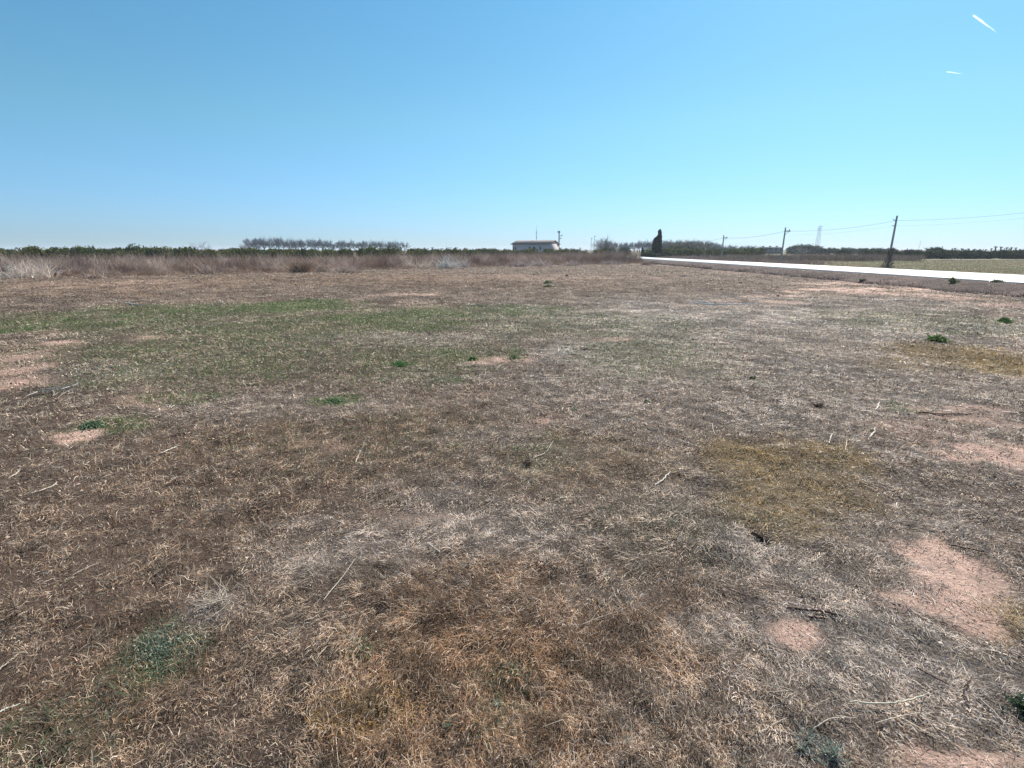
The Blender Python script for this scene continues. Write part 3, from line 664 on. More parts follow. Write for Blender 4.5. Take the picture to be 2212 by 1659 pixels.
for i, (u, v, k, r_) in enumerate(stones_uv):
    x, y = P(u, v); o = link('stone' if k < 3 else 'soil_clod', smesh[k], loc=(x, y, gz1(x, y) + r_ * .35), rot=(0, 0, random.uniform(0, 6)))
    r_ *= .8; o.scale = (r_, r_, r_)
    if k < 3: tag(o, 'small pale stone lying on the field', 'stone', 'pale stones strewn over the field')
    else: tag(o, 'small dark clod of earth lying on the field', 'clod', 'dark clods strewn over the field')

# ------------------------------------------------------------------ clumps standing in the weed belt
def tall_clump(name, u, v, w_, h_, n, c0, label, spread=.8, wd=.02, D=None, cat='clump of dry grass', leanx=0.0):
    x, y = P(u, v + 2.5); acc = Acc(); n = int(n * 1.1); wd *= 1.35; w_ *= .95
    p = np.stack([rng.normal(0, w_ * .35, n), rng.normal(0, w_ * .25, n), np.zeros(n)], 1)
    hd = np.where(rng.random(n) < .5 + leanx, rng.normal(0, .5, n), math.pi + rng.normal(0, .5, n))
    e0 = rng.uniform(1.5 - spread, 1.5, n)
    acc.blades(p, hd, h_ * rng.uniform(.5, 1.15, n), e0, e0 - rng.uniform(.0, .7, n), wd * rng.uniform(.6, 1.3, n), cvar(c0, n, .25, .05), tip=.5)
    return tag(link(name, acc.mesh(name, m_scrub), loc=(x, y, gz1(x, y))), label, cat)
W1 = [.66, .57, .49]; T1 = [.46, .36, .30]
tall_clump('bleached_reed_clump', 45, 598, 2.2, 1.05, 230, W1, 'large bleached fan of dead reeds at the left edge', 1.2, .024)
tall_clump('bleached_reed_clump', 78, 596, 1.6, 1.15, 120, W1, 'bleached reeds leaning right beside the large white fan', 1.0, .028, leanx=.4)
tall_clump('bleached_reed_clump', 10, 590, 1.0, 1.1, 130, [.45, .38, .36], 'pale purple reeds cut by the left edge', .9, .026)
tall_clump('dry_grass_clump', 165, 593, 1.2, .95, 150, [.42, .33, .29], 'tan leaning grass clump right of the white reeds', 1.0, .022, leanx=.4)
tall_clump('dry_grass_clump', 203, 598, .8, .6, 120, T1, 'low straw coloured clump at the foot of the left weeds', 1.2, .022)
tall_clump('dry_grass_clump', 340, 588, .3, .95, 40, W1, 'thin upright pale stalks in the left weeds', .25, .026)
tall_clump('dry_grass_clump', 398, 588, .3, .85, 36, T1, 'slim pale stalks right of the upright pair', .35, .026)
tall_clump('dry_grass_clump', 450, 590, .8, .9, 110, T1, 'pale tufted clump before the dark gap in the weeds', .8, .022)
tall_clump('dry_grass_clump', 700, 585, 1.1, .85, 150, T1, 'tan feathery clump left of the middle weeds', .7, .022)
tall_clump('round_brown_bush', 650, 587, 1.0, .9, 420, [.22, .155, .105], 'round dark brown bush at the foot of the weeds', .9, .018, cat='bush')
tall_clump('dry_grass_clump', 752, 587, 1.4, .75, 260, [.40, .31, .27], 'broad tan clump right of the round brown bush', 1.2, .02)
tall_clump('bleached_reed_clump', 888, 577, .9, .75, 90, W1, 'white upright reeds left of the grey bush', .5, .026)
tall_clump('bleached_reed_clump', 918, 578, .9, .85, 100, W1, 'white leaning reeds just left of the grey bush', .9, .026, leanx=.4)
tall_clump('grey_bush', 966, 577, 1.2, 1.2, 230, [.60, .58, .55], 'silver grey spiky bush in the middle of the weed belt', 1.2, .024, cat='bush')
tall_clump('bleached_reed_clump', 1003, 576, .8, .95, 70, [.52, .47, .45], 'pale branching stems just right of the grey bush', .9, .026)
tall_clump('dry_grass_clump', 1120, 573, 1.6, .9, 190, [.42, .35, .33], 'pale clump leaning left under the farmhouse', 1.2, .026)
tall_clump('dry_grass_clump', 1165, 572, 1.8, .85, 200, [.46, .38, .36], 'bleached leaning clump right under the farmhouse', 1.2, .026)
tall_clump('dry_grass_clump', 1235, 571, 1.5, .6, 160, [.42, .35, .33], 'low pale clump under the two lamp posts', 1.0, .026)
tall_clump('dry_grass_clump', 1320, 569, 1.8, .65, 160, [.36, .30, .28], 'low pale clump near the end of the weed belt', 1.0, .026)
tall_clump('dead_shrub', 1395, 570, 1.0, .6, 160, [.34, .26, .21], 'brown leafless shrub where the weed belt meets the road', .9, .026, cat='shrub')

# ------------------------------------------------------------------ trees
m_leaf = leafmat('evergreen_leaf_tissue', .18, .75, .12)
m_bark = leafmat('bark', 0, .9, .1)
def leafy_crown(acc, rx, ry, rz, cz, nclump, per, size, cols, shell=.35, lump=.25):
    for i in range(nclump):
        d = rng.normal(size=3); d /= np.linalg.norm(d); q = rng.uniform(1 - shell, 1.05) * rng.uniform(.85, 1.1)
        c = np.array([d[0] * rx * q, d[1] * ry * q, cz + d[2] * rz * q])
        base_c = np.array(cols[rng.integers(len(cols))]) * rng.uniform(.7, 1.25)
        pts = c + rng.normal(0, lump, (per, 3)) * [rx, ry, rz]
        pts[:, 2] = np.maximum(pts[:, 2], .04)
        acc.leaves(pts, size * rng.uniform(.6, 1.4, per), cvar(base_c, per, .3, .08))
def tree_thing(name, trunk, crown, loc, label, cat, group=None, rot=0.0, s=1.0):
    e = link(name, None, loc=loc, rot=(0, 0, rot)); e.scale = (s, s, s); tag(e, label, cat, group)
    link('trunk', trunk, e); link('crown', crown, e); return e
def small_trunk(h, r):
    a_ = Acc(); a_.path([(0, 0, -.05), (.03, .0, h * .4), (-.02, .03, h * .75), (0, 0, h)], np.array([r * 1.3, r, r * .8, r * .5]), [.12, .09, .07], 7)
    for k in range(4):
        t_ = 6.28 * k / 4 + .4; a_.path([(0, 0, h * .4), (math.cos(t_) * h * .25, math.sin(t_) * h * .25, h * .75), (math.cos(t_) * h * .4, math.sin(t_) * h * .4, h * .95)], np.array([r * .6, r * .45, r * .2]), [.12, .09, .07], 5)
    return a_.mesh('trunk', m_bark, True)

# citrus trees: three meshes, copied
citrus = []
CG = [[.080, .105, .034], [.115, .128, .036], [.058, .078, .030], [.17, .16, .038]]
for k in range(4):
    a_ = Acc(); leafy_crown(a_, 1.25, 1.25, .82, 1.02, 46, 30, .13, CG if k < 3 else [[.15, .15, .035], [.10, .11, .03], [.06, .08, .03]], .4, .17)
    citrus.append((small_trunk(1.0, .08), a_.mesh('citrus_crown', m_leaf)))
def citrus_row(x0, x1, y0, y1, step, label, group, hs=1.0, hfun=None, pick=None):
    L = math.hypot(x1 - x0, y1 - y0); n = int(L / step)
    for i in range(n):
        t_ = (i + .5 + rng.uniform(-.15, .15)) / n; x = x0 + (x1 - x0) * t_; y = y0 + (y1 - y0) * t_ + rng.normal(0, .25)
        yel = rng.random() > .82; tr, cr = citrus[3 if yel else rng.integers(3)]; nm = ('yellow green' if yel else 'dark green')
        s_ = (hs if hfun is None else hs * np.interp(t_, [0, 1], hfun)) * rng.uniform(.88, 1.12)
        tree_thing('citrus_tree', tr, cr, (x, y, gz1(x, y)), nm + ' ' + label, 'citrus tree', nm + ' ' + group, rng.uniform(0, 6.28), s_)
la = 'citrus tree in the %s row of the orchard behind the weed belt'; ga = 'citrus trees in the %s row behind the weeds'
citrus_row(-82, 14, 56, 78, 2.6, la % 'front', ga % 'front', 1.08, (1, .80))
citrus_row(-92, 12, 64, 92, 2.6, la % 'second', ga % 'second', 1.03, (1, .84))
citrus_row(-110, 12, 78, 112, 3.0, la % 'third', ga % 'third', .98, (1, .88))
la = 'citrus tree in the %s row of the orchard beyond the road'; ga = 'citrus trees in the %s row beyond the road'
citrus_row(27.5, 57, 112, 124, 2.3, la % 'front', ga % 'front', .93)
citrus_row(29, 62, 122, 136, 2.6, la % 'back', ga % 'back', .97)
# the tall orchard hedge on the right
hedge_m = []
HG = [[.040, .055, .030], [.055, .070, .032], [.075, .088, .040], [.035, .048, .030]]
for k in range(3):
    a_ = Acc(); leafy_crown(a_, 1.7, 1.5, .98, .98, 60, 34, .16, HG, .45, .17)
    hedge_m.append((small_trunk(1.2, .1), a_.mesh('hedge_crown', m_leaf)))
for i in range(38):
    x = 63 + i * 2.05 + rng.uniform(-.3, .3); y = 96.5 + rng.normal(0, .5) - .03 * (x - 63)
    tr, cr = hedge_m[i % 3]; s_ = rng.uniform(.68, .80)
    tree_thing('orchard_tree', tr, cr, (x, y, 0), 'dark green bushy tree in the hedge along the pale track', 'tree', 'bushy trees in the hedge along the pale track', rng.uniform(0, 6.28), s_)
for i in range(30):
    x = 62 + i * 2.9 + rng.uniform(-.4, .4); y = 102 + rng.normal(0, .8)
    tr, cr = hedge_m[(i + 1) % 3]; s_ = rng.uniform(.70, .82)
    tree_thing('orchard_tree', tr, cr, (x, y, 0), 'dark green bushy tree in the second row behind the hedge', 'tree', 'second row of trees behind the hedge', rng.uniform(0, 6.28), s_)
X_, Y_, _z = at(2024, 536, 104)
tree_thing('orchard_tree', hedge_m[0][0], hedge_m[0][1], (X_, Y_, 0), 'rounded green tree rising above the hedge', 'tree', None, .3, 1.0)
# dark evergreen trees seen over the thicket (between the low grey house and the leaning pole)
ev = [(1712, 5.2), (1724, 5.6), (1737, 5.4), (1748, 5.8), (1760, 5.6), (1775, 4.4), (1790, 4.2), (1806, 4.3), (1822, 4.0), (1838, 3.6), (1852, 3.5), (1870, 3.6), (1886, 3.4), (1900, 3.6), (1914, 3.5), (1930, 3.3)]
for u, h in ev:
    X_, Y_, _z = at(u, 540, 190 + rng.uniform(-12, 12)); tr, cr = hedge_m[rng.integers(3)]
    h2 = {5: 2.7, 4: 2.0, 3: 1.8}[int(h)] + (h - int(h)) * .3
    tree_thing('evergreen_tree', tr, cr, (X_, Y_, 0), 'dark evergreen tree rising behind the brown thicket', 'tree', 'evergreens behind the brown thicket', rng.uniform(0, 6.28), h2 / 1.9)
for u in np.linspace(1545, 1636, 12):
    X_, Y_, _z = at(u, 540, 165 + rng.uniform(-5, 5)); tr, cr = hedge_m[rng.integers(3)]
    tree_thing('evergreen_tree', tr, cr, (X_, Y_, 0), 'low evergreen shrub in the line behind the far orchard', 'shrub', 'shrubs in the line behind the far orchard', rng.uniform(0, 6.28), rng.uniform(.86, .95))

# bare winter trees
def bare_tree(h, spread, fork, nl, seed, twig_r=.035, col_t=(.20, .17, .17), up=.6, levels=3, nb=4, elo=.45, ehi=1.25):
    rg = np.random.default_rng(seed); T = Acc(); P0, P1, A0, A1 = [], [], [], []
    hf = h * fork; bend = rg.normal(0, .03 * h, 2)
    T.path([(0, 0, -.1), (bend[0] * .5, bend[1] * .5, hf * .5), (bend[0], bend[1], hf)], np.array([.045, .034, .028]) * h, np.array(col_t) * .9, 7)
    def grow(p, d, L, r, lv):
        q = p + d * L * .5 + rg.normal(0, L * .05, 3); e = q + d * L * .5 + np.array([0, 0, up * L * .12])
        P0.append(p); P1.append(q); A0.append(r); A1.append(r * .8); P0.append(q); P1.append(e); A0.append(r * .8); A1.append(r * .55)
        if lv == 0: return
        for k in range(nb):
            nd = d + rg.normal(0, .55, 3); nd[2] += up * .35; nd /= np.linalg.norm(nd)
            grow(q if k % 2 else e, nd, L * rg.uniform(.5, .8), max(r * .55, twig_r), lv - 1)
    for i in range(nl):
        a_ = 6.283 * (i + rg.uniform(-.3, .3)) / nl; el_ = rg.uniform(elo, ehi)
        d = np.array([math.cos(a_) * math.cos(el_) * spread, math.sin(a_) * math.cos(el_) * spread, math.sin(el_)]); d /= np.linalg.norm(d)
        st = np.array([bend[0], bend[1], hf * rg.uniform(.85, 1)])
        grow(st, d, (h - hf) * rg.uniform(.42, .6), h * .013, levels)
    C = Acc(); C.prisms(P0, P1, np.array(A0), np.array(A1), cvar(col_t, len(P0), .2, .04), 3)
    return T.mesh('trunk', m_bark, True), C.mesh('crown', m_bark)
plane = [bare_tree(6.6, 1.3, .36, 7, 400 + k, .045, (.125, .14, .18)) for k in range(5)]  # bluish bark colour has the distance haze painted in
bigb = [bare_tree(7.4, 1.9, .14, 11, 450 + k, .034, (.22, .20, .21), .5) for k in range(3)]
# the long row of planes beyond the left orchard: pixels from left to right
px = np.linspace(540, 862, 38)
for i, u in enumerate(px):
    topv = np.interp(u, [530, 560, 700, 820, 880], [514.5, 515, 519.5, 521.5, 524])
    u2 = u + rng.normal(0, 2.0); X_, Y_, _ = at(u2, 537, 250 + (u - 540) * .08)
    hh = at(u, topv, Y_)[2] * rng.uniform(.93, 1.06)
    tr, cr = plane[rng.integers(5)]
    e = tree_thing('bare_plane_tree', tr, cr, (X_, Y_, 0), 'bare tree in the long row beyond the left orchard', 'tree', 'bare trees in the long row beyond the left orchard', rng.uniform(0, 6.28), hh / 6.8)
X_, Y_, _ = at(537, 537, 246); tree_thing('bare_plane_tree', *bigb[0], (X_, Y_, 0), 'widest bare tree at the left end of the long row', 'tree', None, .5, .74)
X_, Y_, _ = at(874, 537, 262); tree_thing('bare_plane_tree', *plane[2], (X_, Y_, 0), 'lone bare tree at the right end of the long row', 'tree', None, .5, .78)
X_, Y_, _ = at(432, 533, 90); tree_thing('bare_shrub', *bigb[1], (X_, Y_, 0), 'small bare shrub poking above the left orchard', 'shrub', None, .5, .36)
# right group: round bare tree, then crowns over trunks up to the cypress and beyond
X_, Y_, _ = at(1307, 541, 200); tree_thing('round_bare_tree', *bare_tree(6.0, 1.0, .10, 60, 500, .045, (.22, .19, .20), .1, 2, 4, .15, 1.5), (X_, Y_, 0), 'round grey bare tree left of the far grove', 'tree', None, 0, .98)
def tv(u): return np.interp(u, [1320, 1345, 1370, 1400, 1440, 1480, 1520, 1545, 1570, 1600, 1640, 1650], [524, 523, 522, 521, 519, 521, 521, 525, 529, 531, 531, 533])
for i, u in enumerate(np.linspace(1320, 1636, 52)):
    D = 240 + rng.uniform(-14, 20); X_, Y_, _ = at(u + rng.normal(0, 2), 540, D); hh = at(u, tv(u), D)[2] * rng.uniform(.92, 1.06)
    tr, cr = plane[rng.integers(5)]
    tree_thing('bare_grove_tree', tr, cr, (X_, Y_, 0), 'bare grey tree in the grove behind the cypress', 'tree', 'bare trees in the grove behind the cypress', rng.uniform(0, 6.28), hh / 7.0)
for u, v, lb in [(1442, 516.5, 'tall bare tree showing just right of the cypress'), (1480, 517.5, 'taller bare tree, left one of the three above the grove'), (1497, 516.5, 'highest bare tree of the three above the grove'), (1512, 519, 'taller bare tree, right one of the three above the grove')]:
    X_, Y_, _ = at(u, 540, 225); hh = at(u, v, 225)[2]; tr, cr = bigb[rng.integers(3)]
    tree_thing('bare_grove_tree', tr, cr, (X_, Y_, 0), lb, 'tree', None, rng.uniform(0, 6), hh / 7.6)
for u, v, lb in [(1595, 530, 'wispy bare tree, left one of two behind the far orchard'), (1625, 529.5, 'wispy bare tree left of the low grey house'), (1724, 524, 'wispy bare tree standing above the dark evergreens'), (1735, 528, 'thin bare treetop just right of the wispy one')]:
    X_, Y_, _ = at(u, 540, 175); hh = at(u, v, 175)[2]
    tr, cr = bare_tree(5, 1.8, .15, 8, int(u), .022, (.26, .23, .22), .6, 2)
    tree_thing('wispy_bare_tree', tr, cr, (X_, Y_, 0), lb, 'tree', None, rng.uniform(0, 6), hh / 5.2)
# olive-brown wooded mass under the grove
wood = []
for k in range(3):
    a_ = Acc(); leafy_crown(a_, 2.6, 2.2, 1.7, 1.8, 60, 30, .26, [[.12, .115, .085], [.15, .135, .10], [.10, .10, .075]], .5, .2); wood.append((small_trunk(1.8, .15), a_.mesh('crown', m_leaf)))
for u in np.linspace(1432, 1548, 22):
    D = 205 + rng.uniform(-10, 15); X_, Y_, _ = at(u, 540, D); tr, cr = wood[rng.integers(3)]
    hh = at(u, np.interp(u, [1420, 1450, 1500, 1530, 1550], [531, 527, 525.5, 530, 535]), D)[2]
    tree_thing('grove_shrub', tr, cr, (X_, Y_, 0), 'grey green shrub in the mass below the bare grove', 'shrub', 'grey green shrubs below the bare grove', rng.uniform(0, 6.28), hh / 3.6)
for u, v, lb in [(1313, 536, 'dark bush under the round bare tree'), (1320, 535.5, 'dark bush right of the one under the round tree'), (1351, 535, 'dark bush left of the cypress, between two grove trunks'), (1346, 537, 'lower dark bush beside the one left of the cypress'), (1457, 534, 'dark bush just right of the cypress'), (1466, 532.5, 'second dark bush right of the cypress'), (1489, 534, 'dark bush in the middle of the grove')]:
    D = 150; X_, Y_, _ = at(u, 540, D); hh = at(u, v, D)[2]; tree_thing('dark_bush', *hedge_m[0], (X_, Y_, 0), lb, 'bush', None, 1, hh / 2.0)
# bushes at the foot of the cypress
for u, sz, lb in [(1396, 1.0, 'grey green bush left of the cypress foot'), (1407, 1.12, 'round green bush touching the cypress on the left'), (1429, .95, 'dark green bush at the cypress foot'), (1441, 1.05, 'round green bush right of the cypress foot')]:
    X_, Y_, _ = at(u, 541, 104); tree_thing('round_bush', *hedge_m[rng.integers(3)], (X_, Y_, 0), lb, 'bush', None, 2, sz * .58)
# cypress
def column(acc, cx_, cy_, prof, n, size, cols):
    zs = np.array([p[0] for p in prof]); rs = np.array([p[1] for p in prof])
    z = rng.uniform(zs[0], zs[-1], n); rr = np.interp(z, zs, rs); a_ = rng.uniform(0, 6.283, n)
    bump = .62 + .62 * vn(a_ * 2.0, z * 2.0, 77); q = rr * bump * np.sqrt(rng.uniform(.35, 1, n))
    c = np.array(cols)[rng.integers(len(cols), size=n)] * rng.uniform(.7, 1.3, (n, 1))
    acc.leaves(np.stack([cx_ + q * np.cos(a_), cy_ + q * np.sin(a_), z], 1), size * rng.uniform(.6, 1.4, n), c, 2.4)
X_, Y_, _ = at(1419, 540, 110)
a_ = Acc(); CY_ = [[.020, .040, .028], [.030, .052, .034], [.014, .026, .022]]
column(a_, -.15, 0, [(.15, .85), (.8, 1.0), (2.6, .95), (3.4, .85), (3.9, .6), (4.2, .3), (4.35, .05)], 6500, .12, CY_)
column(a_, .42, .1, [(.2, .6), (1.5, .72), (3.4, .62), (4.1, .5), (4.6, .42), (5.2, .40), (5.55, .30), (5.78, .10)], 5200, .12, CY_)
column(a_, -.62, -.1, [(.2, .55), (1.6, .6), (2.9, .55), (3.5, .4), (3.85, .1)], 2600, .12, CY_)
column(a_, .02, 0, [(2.8, .4), (3.9, .40), (4.4, .26), (4.62, .05)], 1300, .11, CY_)
tree_thing('cypress_tree', small_trunk(2.2, .14), a_.mesh('crown', m_leaf), (X_, Y_, 0), 'tall black green cypress with a single spire beside the road', 'cypress').scale = (.88, .88, .95)
X_, Y_, _ = at(1388, 541, 112); a_ = Acc(); column(a_, 0, 0, [(.1, .2), (.7, .27), (1.6, .2), (2.15, .04)], 1500, .07, CY_)
tree_thing('cypress_tree', small_trunk(1.0, .06), a_.mesh('crown', m_leaf), (X_, Y_, 0), 'small slim cypress left of the tall one', 'cypress')
a_ = Acc(); a_.path([(0, 0, 0), (0, 0, 1.5)], [.07, .07], [.5, .48, .45], 6); X_, Y_, _ = at(1394, 541, 116)
tag(link('marker_post', a_.mesh('marker_post', m_bark), loc=(X_, Y_, 0)), 'short pale post beside the small slim cypress', 'post')
# palms far right
def palm(k):
    rg = np.random.default_rng(700 + k); T = Acc(); T.path([(0, 0, -.1), (.05, 0, 1.2), (.16, 0, 2.7)], np.array([.26, .22, .24]), [.17, .15, .14], 8)
    C = Acc(); n = 44; a = rg.uniform(0, 6.28, n); e = rg.uniform(.35, 1.4, n)
    C.blades(np.tile([.16, 0, 2.65], (n, 1)), a, rg.uniform(.5, 1.0, n), e, e - rg.uniform(.2, 1.1, n), np.full(n, .14), cvar([.10, .115, .085], n, .3, .05), tip=.3)
    return T.mesh('trunk', m_bark, True), C.mesh('crown', m_leaf)
palms = [palm(k) for k in range(4)]
pz = [(1245, 685), (1285, 680), (1375, 685), (1462, 690), (1540, 690), (1613, 695), (1698, 697), (1770, 685), (1840, 655), (1912, 662), (1990, 668), (2050, 670), (2105, 672), (2155, 694)]
for i, (zx, zy) in enumerate(pz):
    u = (2180 + zx * 412 / 2212) * .8534; v = (500 + zy * 220 / 1181) * .8534
    X_, Y_, zt = at(u, v, 165); tr, cr = palms[i % 4]
    if i == 8: lb, gp = 'tallest of the short palms above the right hedge', None
    elif i < 2: lb, gp = ['leftmost short palm above the right hedge', 'short palm touching the leftmost one above the right hedge'][i], None
    else: lb, gp = 'short stubby palm poking above the right hedge', 'short palms above the right hedge'
    tree_thing('palm_tree', tr, cr, (X_, Y_, 0), lb, 'palm', gp, rng.uniform(0, 6), zt / 3.35)

# ------------------------------------------------------------------ buildings
m_wall = flat('grey_render_wall', (.52, .46, .46), .9, .12, 1.5)
m_roof = flat('weathered_roof_tile', (.21, .165, .16), .85, .25, 5.0)
m_dark = flat('dark_window', (.03, .03, .035), .25, .1)
m_light = flat('white_paint', (.75, .75, .72), .6, .1)
m_steel = flat('galvanised_steel', (.30, .32, .34), .5, .15, 8, 0, .4)
m_conc = flat('weathered_pole', (.38, .35, .34), .9, .25, 8)
def box_me(name, x0, x1, y0, y1, z0, z1, mat):
    a_ = Acc(); a_.box(x0, x1, y0, y1, z0, z1, [.5] * 3); return a_.mesh(name, mat)
D = 160; X_, Y_, _ = at(1180 + 2, 541, D)
XL = at(1107.5, 541, D)[0]; XC = at(1187, 541, D)[0]
ang = R(-34)                                  # turned so the right gable shows
house = link('farmhouse', None, loc=(XC, D, 0), rot=(0, 0, 0)); tag(house, 'long low grey farmhouse with a tiled gable roof', 'house')
Lh, Wh, EH, RH = 13.0, 5.4, 3.22, 4.15
house.rotation_euler = (0, 0, ang)
# local frame: front wall runs along -x from the corner at 0, depth +y
a_ = Acc(); a_.box(-Lh, 0, 0, Wh, -.1, EH, [.5] * 3)
V = [(0, 0, EH), (0, Wh, EH), (0, Wh / 2, RH - .06), (-Lh, 0, EH), (-Lh, Wh, EH), (-Lh, Wh / 2, RH - .06)]
a_.add(V, [[0, 1, 2, 2], [3, 5, 5, 4]][0:0] or np.array([[0, 1, 2, 0]])[:0].reshape(0, 4), [.5] * 3) if False else None
for xx in (-.001, -Lh + .001):                 # gable triangles as narrow solid wedges
    V = [(xx - .0, 0, EH), (xx, Wh, EH), (xx, Wh / 2 + .01, RH - .06), (xx, Wh / 2 - .01, RH - .06)]
    a_.add(V, [[0, 1, 2, 3]], [.5] * 3)
link('wall', a_.mesh('wall', m_wall), house)
a_ = Acc(); ov = .45; th = .14
for sgn in (0, 1):
    y0 = -ov if sgn == 0 else Wh + ov; zE = EH - ov * (RH - EH) / (Wh / 2); yr = Wh / 2
    V = [(-Lh - ov, y0, zE + .02), (ov, y0, zE + .02), (ov, yr, RH), (-Lh - ov, yr, RH), (-Lh - ov, y0, zE + th), (ov, y0, zE + th), (ov, yr, RH + th), (-Lh - ov, yr, RH + th)]
    a_.add(V, [[0, 1, 2, 3], [4, 7, 6, 5], [0, 4, 5, 1], [1, 5, 6, 2], [0, 3, 7, 4]], [.5] * 3)
# tile ribs down the front slope
for k in range(42):
    x = -Lh - ov + .15 + k * (Lh + 2 * ov - .3) / 41; zE = EH - ov * (RH - EH) / (Wh / 2)
    a_.prisms([[x, -ov, zE + th + .02]], [[x, Wh / 2, RH + th + .02]], .06, .06, [.5] * 3, 4)
link('roof', a_.mesh('roof', m_roof), house)
for (x0, x1, z0, z1) in [(-12.7, -12.35, 1.4, 2.35), (-12.0, -11.6, 1.4, 2.35), (-7.2, -6.4, 1.5, 2.45), (-5.8, -4.8, 1.6, 2.4), (-3.4, -2.3, 1.5, 2.45)]:
    wn = link('window', box_me('window', x0, x1, -.03, .05, z0, z1, m_dark), house)
    link('frame', box_me('frame', x0 - .08, x1 + .08, -.045, .04, z0 - .09, z0, m_light), wn)
link('shutter', box_me('shutter', -2.78, -2.34, -.07, -.031, 1.52, 2.42, m_light), house)
# radio mast standing behind the farmhouse
def mast_thing():
    X_, Y_, zt = at(1159, 485, 168); e = link('radio_mast', None, loc=(X_, Y_, 0)); tag(e, 'thin radio mast rising behind the farmhouse roof', 'mast')
    a_ = Acc(); a_.path([(0, 0, 0), (0, 0, zt * .7), (.08, 0, zt)], np.array([.06, .045, .02]), [.3, .3, .32], 6); link('pole', a_.mesh('pole', m_steel), e)
    for z0, z1 in ((zt - 3.0, zt - 2.0), (zt - 4.3, zt - 3.4)):
        b_ = Acc()
        for k in range(4):
            t_ = k * math.pi / 2; b_.path([(math.cos(t_) * .05, math.sin(t_) * .05, z0 + .1), (math.cos(t_) * .13, math.sin(t_) * .13, (z0 + z1) / 2), (math.cos(t_) * .05, math.sin(t_) * .05, z1)], [.035] * 3, [.3] * 3, 4)
        link('dipole', b_.mesh('dipole', m_steel), e)
mast_thing()
X_, Y_, zt = at(1208, 499, 168); e = link('transformer_pole', None, loc=(X_, Y_, 0)); tag(e, 'stout steel power pole with equipment beside the farmhouse', 'pole')
a_ = Acc(); a_.box(-.16, .16, -.16, .16, 0, zt - .3, [.5] * 3); link('pole', a_.mesh('pole', m_steel), e)
a_ = Acc(); a_.path([(-.55, 0, zt - .45), (-.3, 0, zt - .1), (.25, 0, zt)], [.09] * 3, [.5] * 3, 5); a_.box(-.35, .3, -.2, .2, zt - .55, zt - .15, [.5] * 3); link('switch', a_.mesh('switch', m_steel), e)
for dz, xx in ((1.35, 1.0), (2.15, .7)):
    a_ = Acc(); a_.box(.16, xx, -.07, .07, zt - dz - .12, zt - dz, [.5] * 3); a_.box(xx - .35, xx, -.1, .1, zt - dz, zt - dz + .2, [.5] * 3); link('crossarm', a_.mesh('crossarm', m_steel), e)
for u, v, lb in ((1277.5, 514.5, 'thin lamp post, the lower left one of two'), (1284.3, 510, 'thin lamp post, the taller right one of two')):
    X_, Y_, zt = at(u, v, 190); e = link('lamp_post', None, loc=(X_, Y_, 0)); tag(e, lb, 'lamp post')
    a_ = Acc(); a_.path([(0, 0, 0), (0, 0, zt - .15)], [.09, .06], [.5] * 3, 6); link('post', a_.mesh('post', m_steel), e)
    a_ = Acc(); a_.box(-.1, .38, -.12, .12, zt - .16, zt + .06, [.5] * 3); link('lamp_head', a_.mesh('lamp_head', m_steel), e)
# low grey house with three chimneys, far beyond the road
X0, Y_, _ = at(1646, 541, 215); X1 = at(1690, 541, 215)[0]; zt = at(1668, 533.4, 215)[2]
e = link('low_house', None, loc=(X0, 215, 0)); tag(e, 'low grey house with three chimneys beyond the road', 'house')
wd = X1 - X0
m_far = flat('dark_grey_render', (.17, .165, .165), .9, .15, 1.0); m_shut = flat('closed_shutter', (.07, .07, .075), .8, .1)
link('wall', box_me('wall', .25, wd, 0, 6, -.1, zt - .45, m_far), e)
a_ = Acc(); V = [(-.2, -.3, zt - .45), (wd + .2, -.3, zt - .45), (wd + .2, 6.3, zt - .45), (-.2, 6.3, zt - .45), (.5, 1.8, zt), (wd + .1, 1.8, zt), (wd + .1, 4.2, zt), (.5, 4.2, zt)]
a_.add(V, [[0, 1, 5, 4], [1, 2, 6, 5], [2, 3, 7, 6], [3, 0, 4, 7], [4, 5, 6, 7], [3, 2, 1, 0]], [.5] * 3); rf = link('roof', a_.mesh('roof', m_far), e)
for t_ in (.2, .55, .88):
    ch = link('chimney', box_me('chimney', wd * t_ - .35, wd * t_ + .35, 2.6, 3.3, zt - .1, zt + .42, m_conc), rf)
for k in range(4):
    link('window', box_me('window', 1.1 + k * 2.0, 1.8 + k * 2.0, -.03, .05, 1.2, 2.1, m_shut), e)

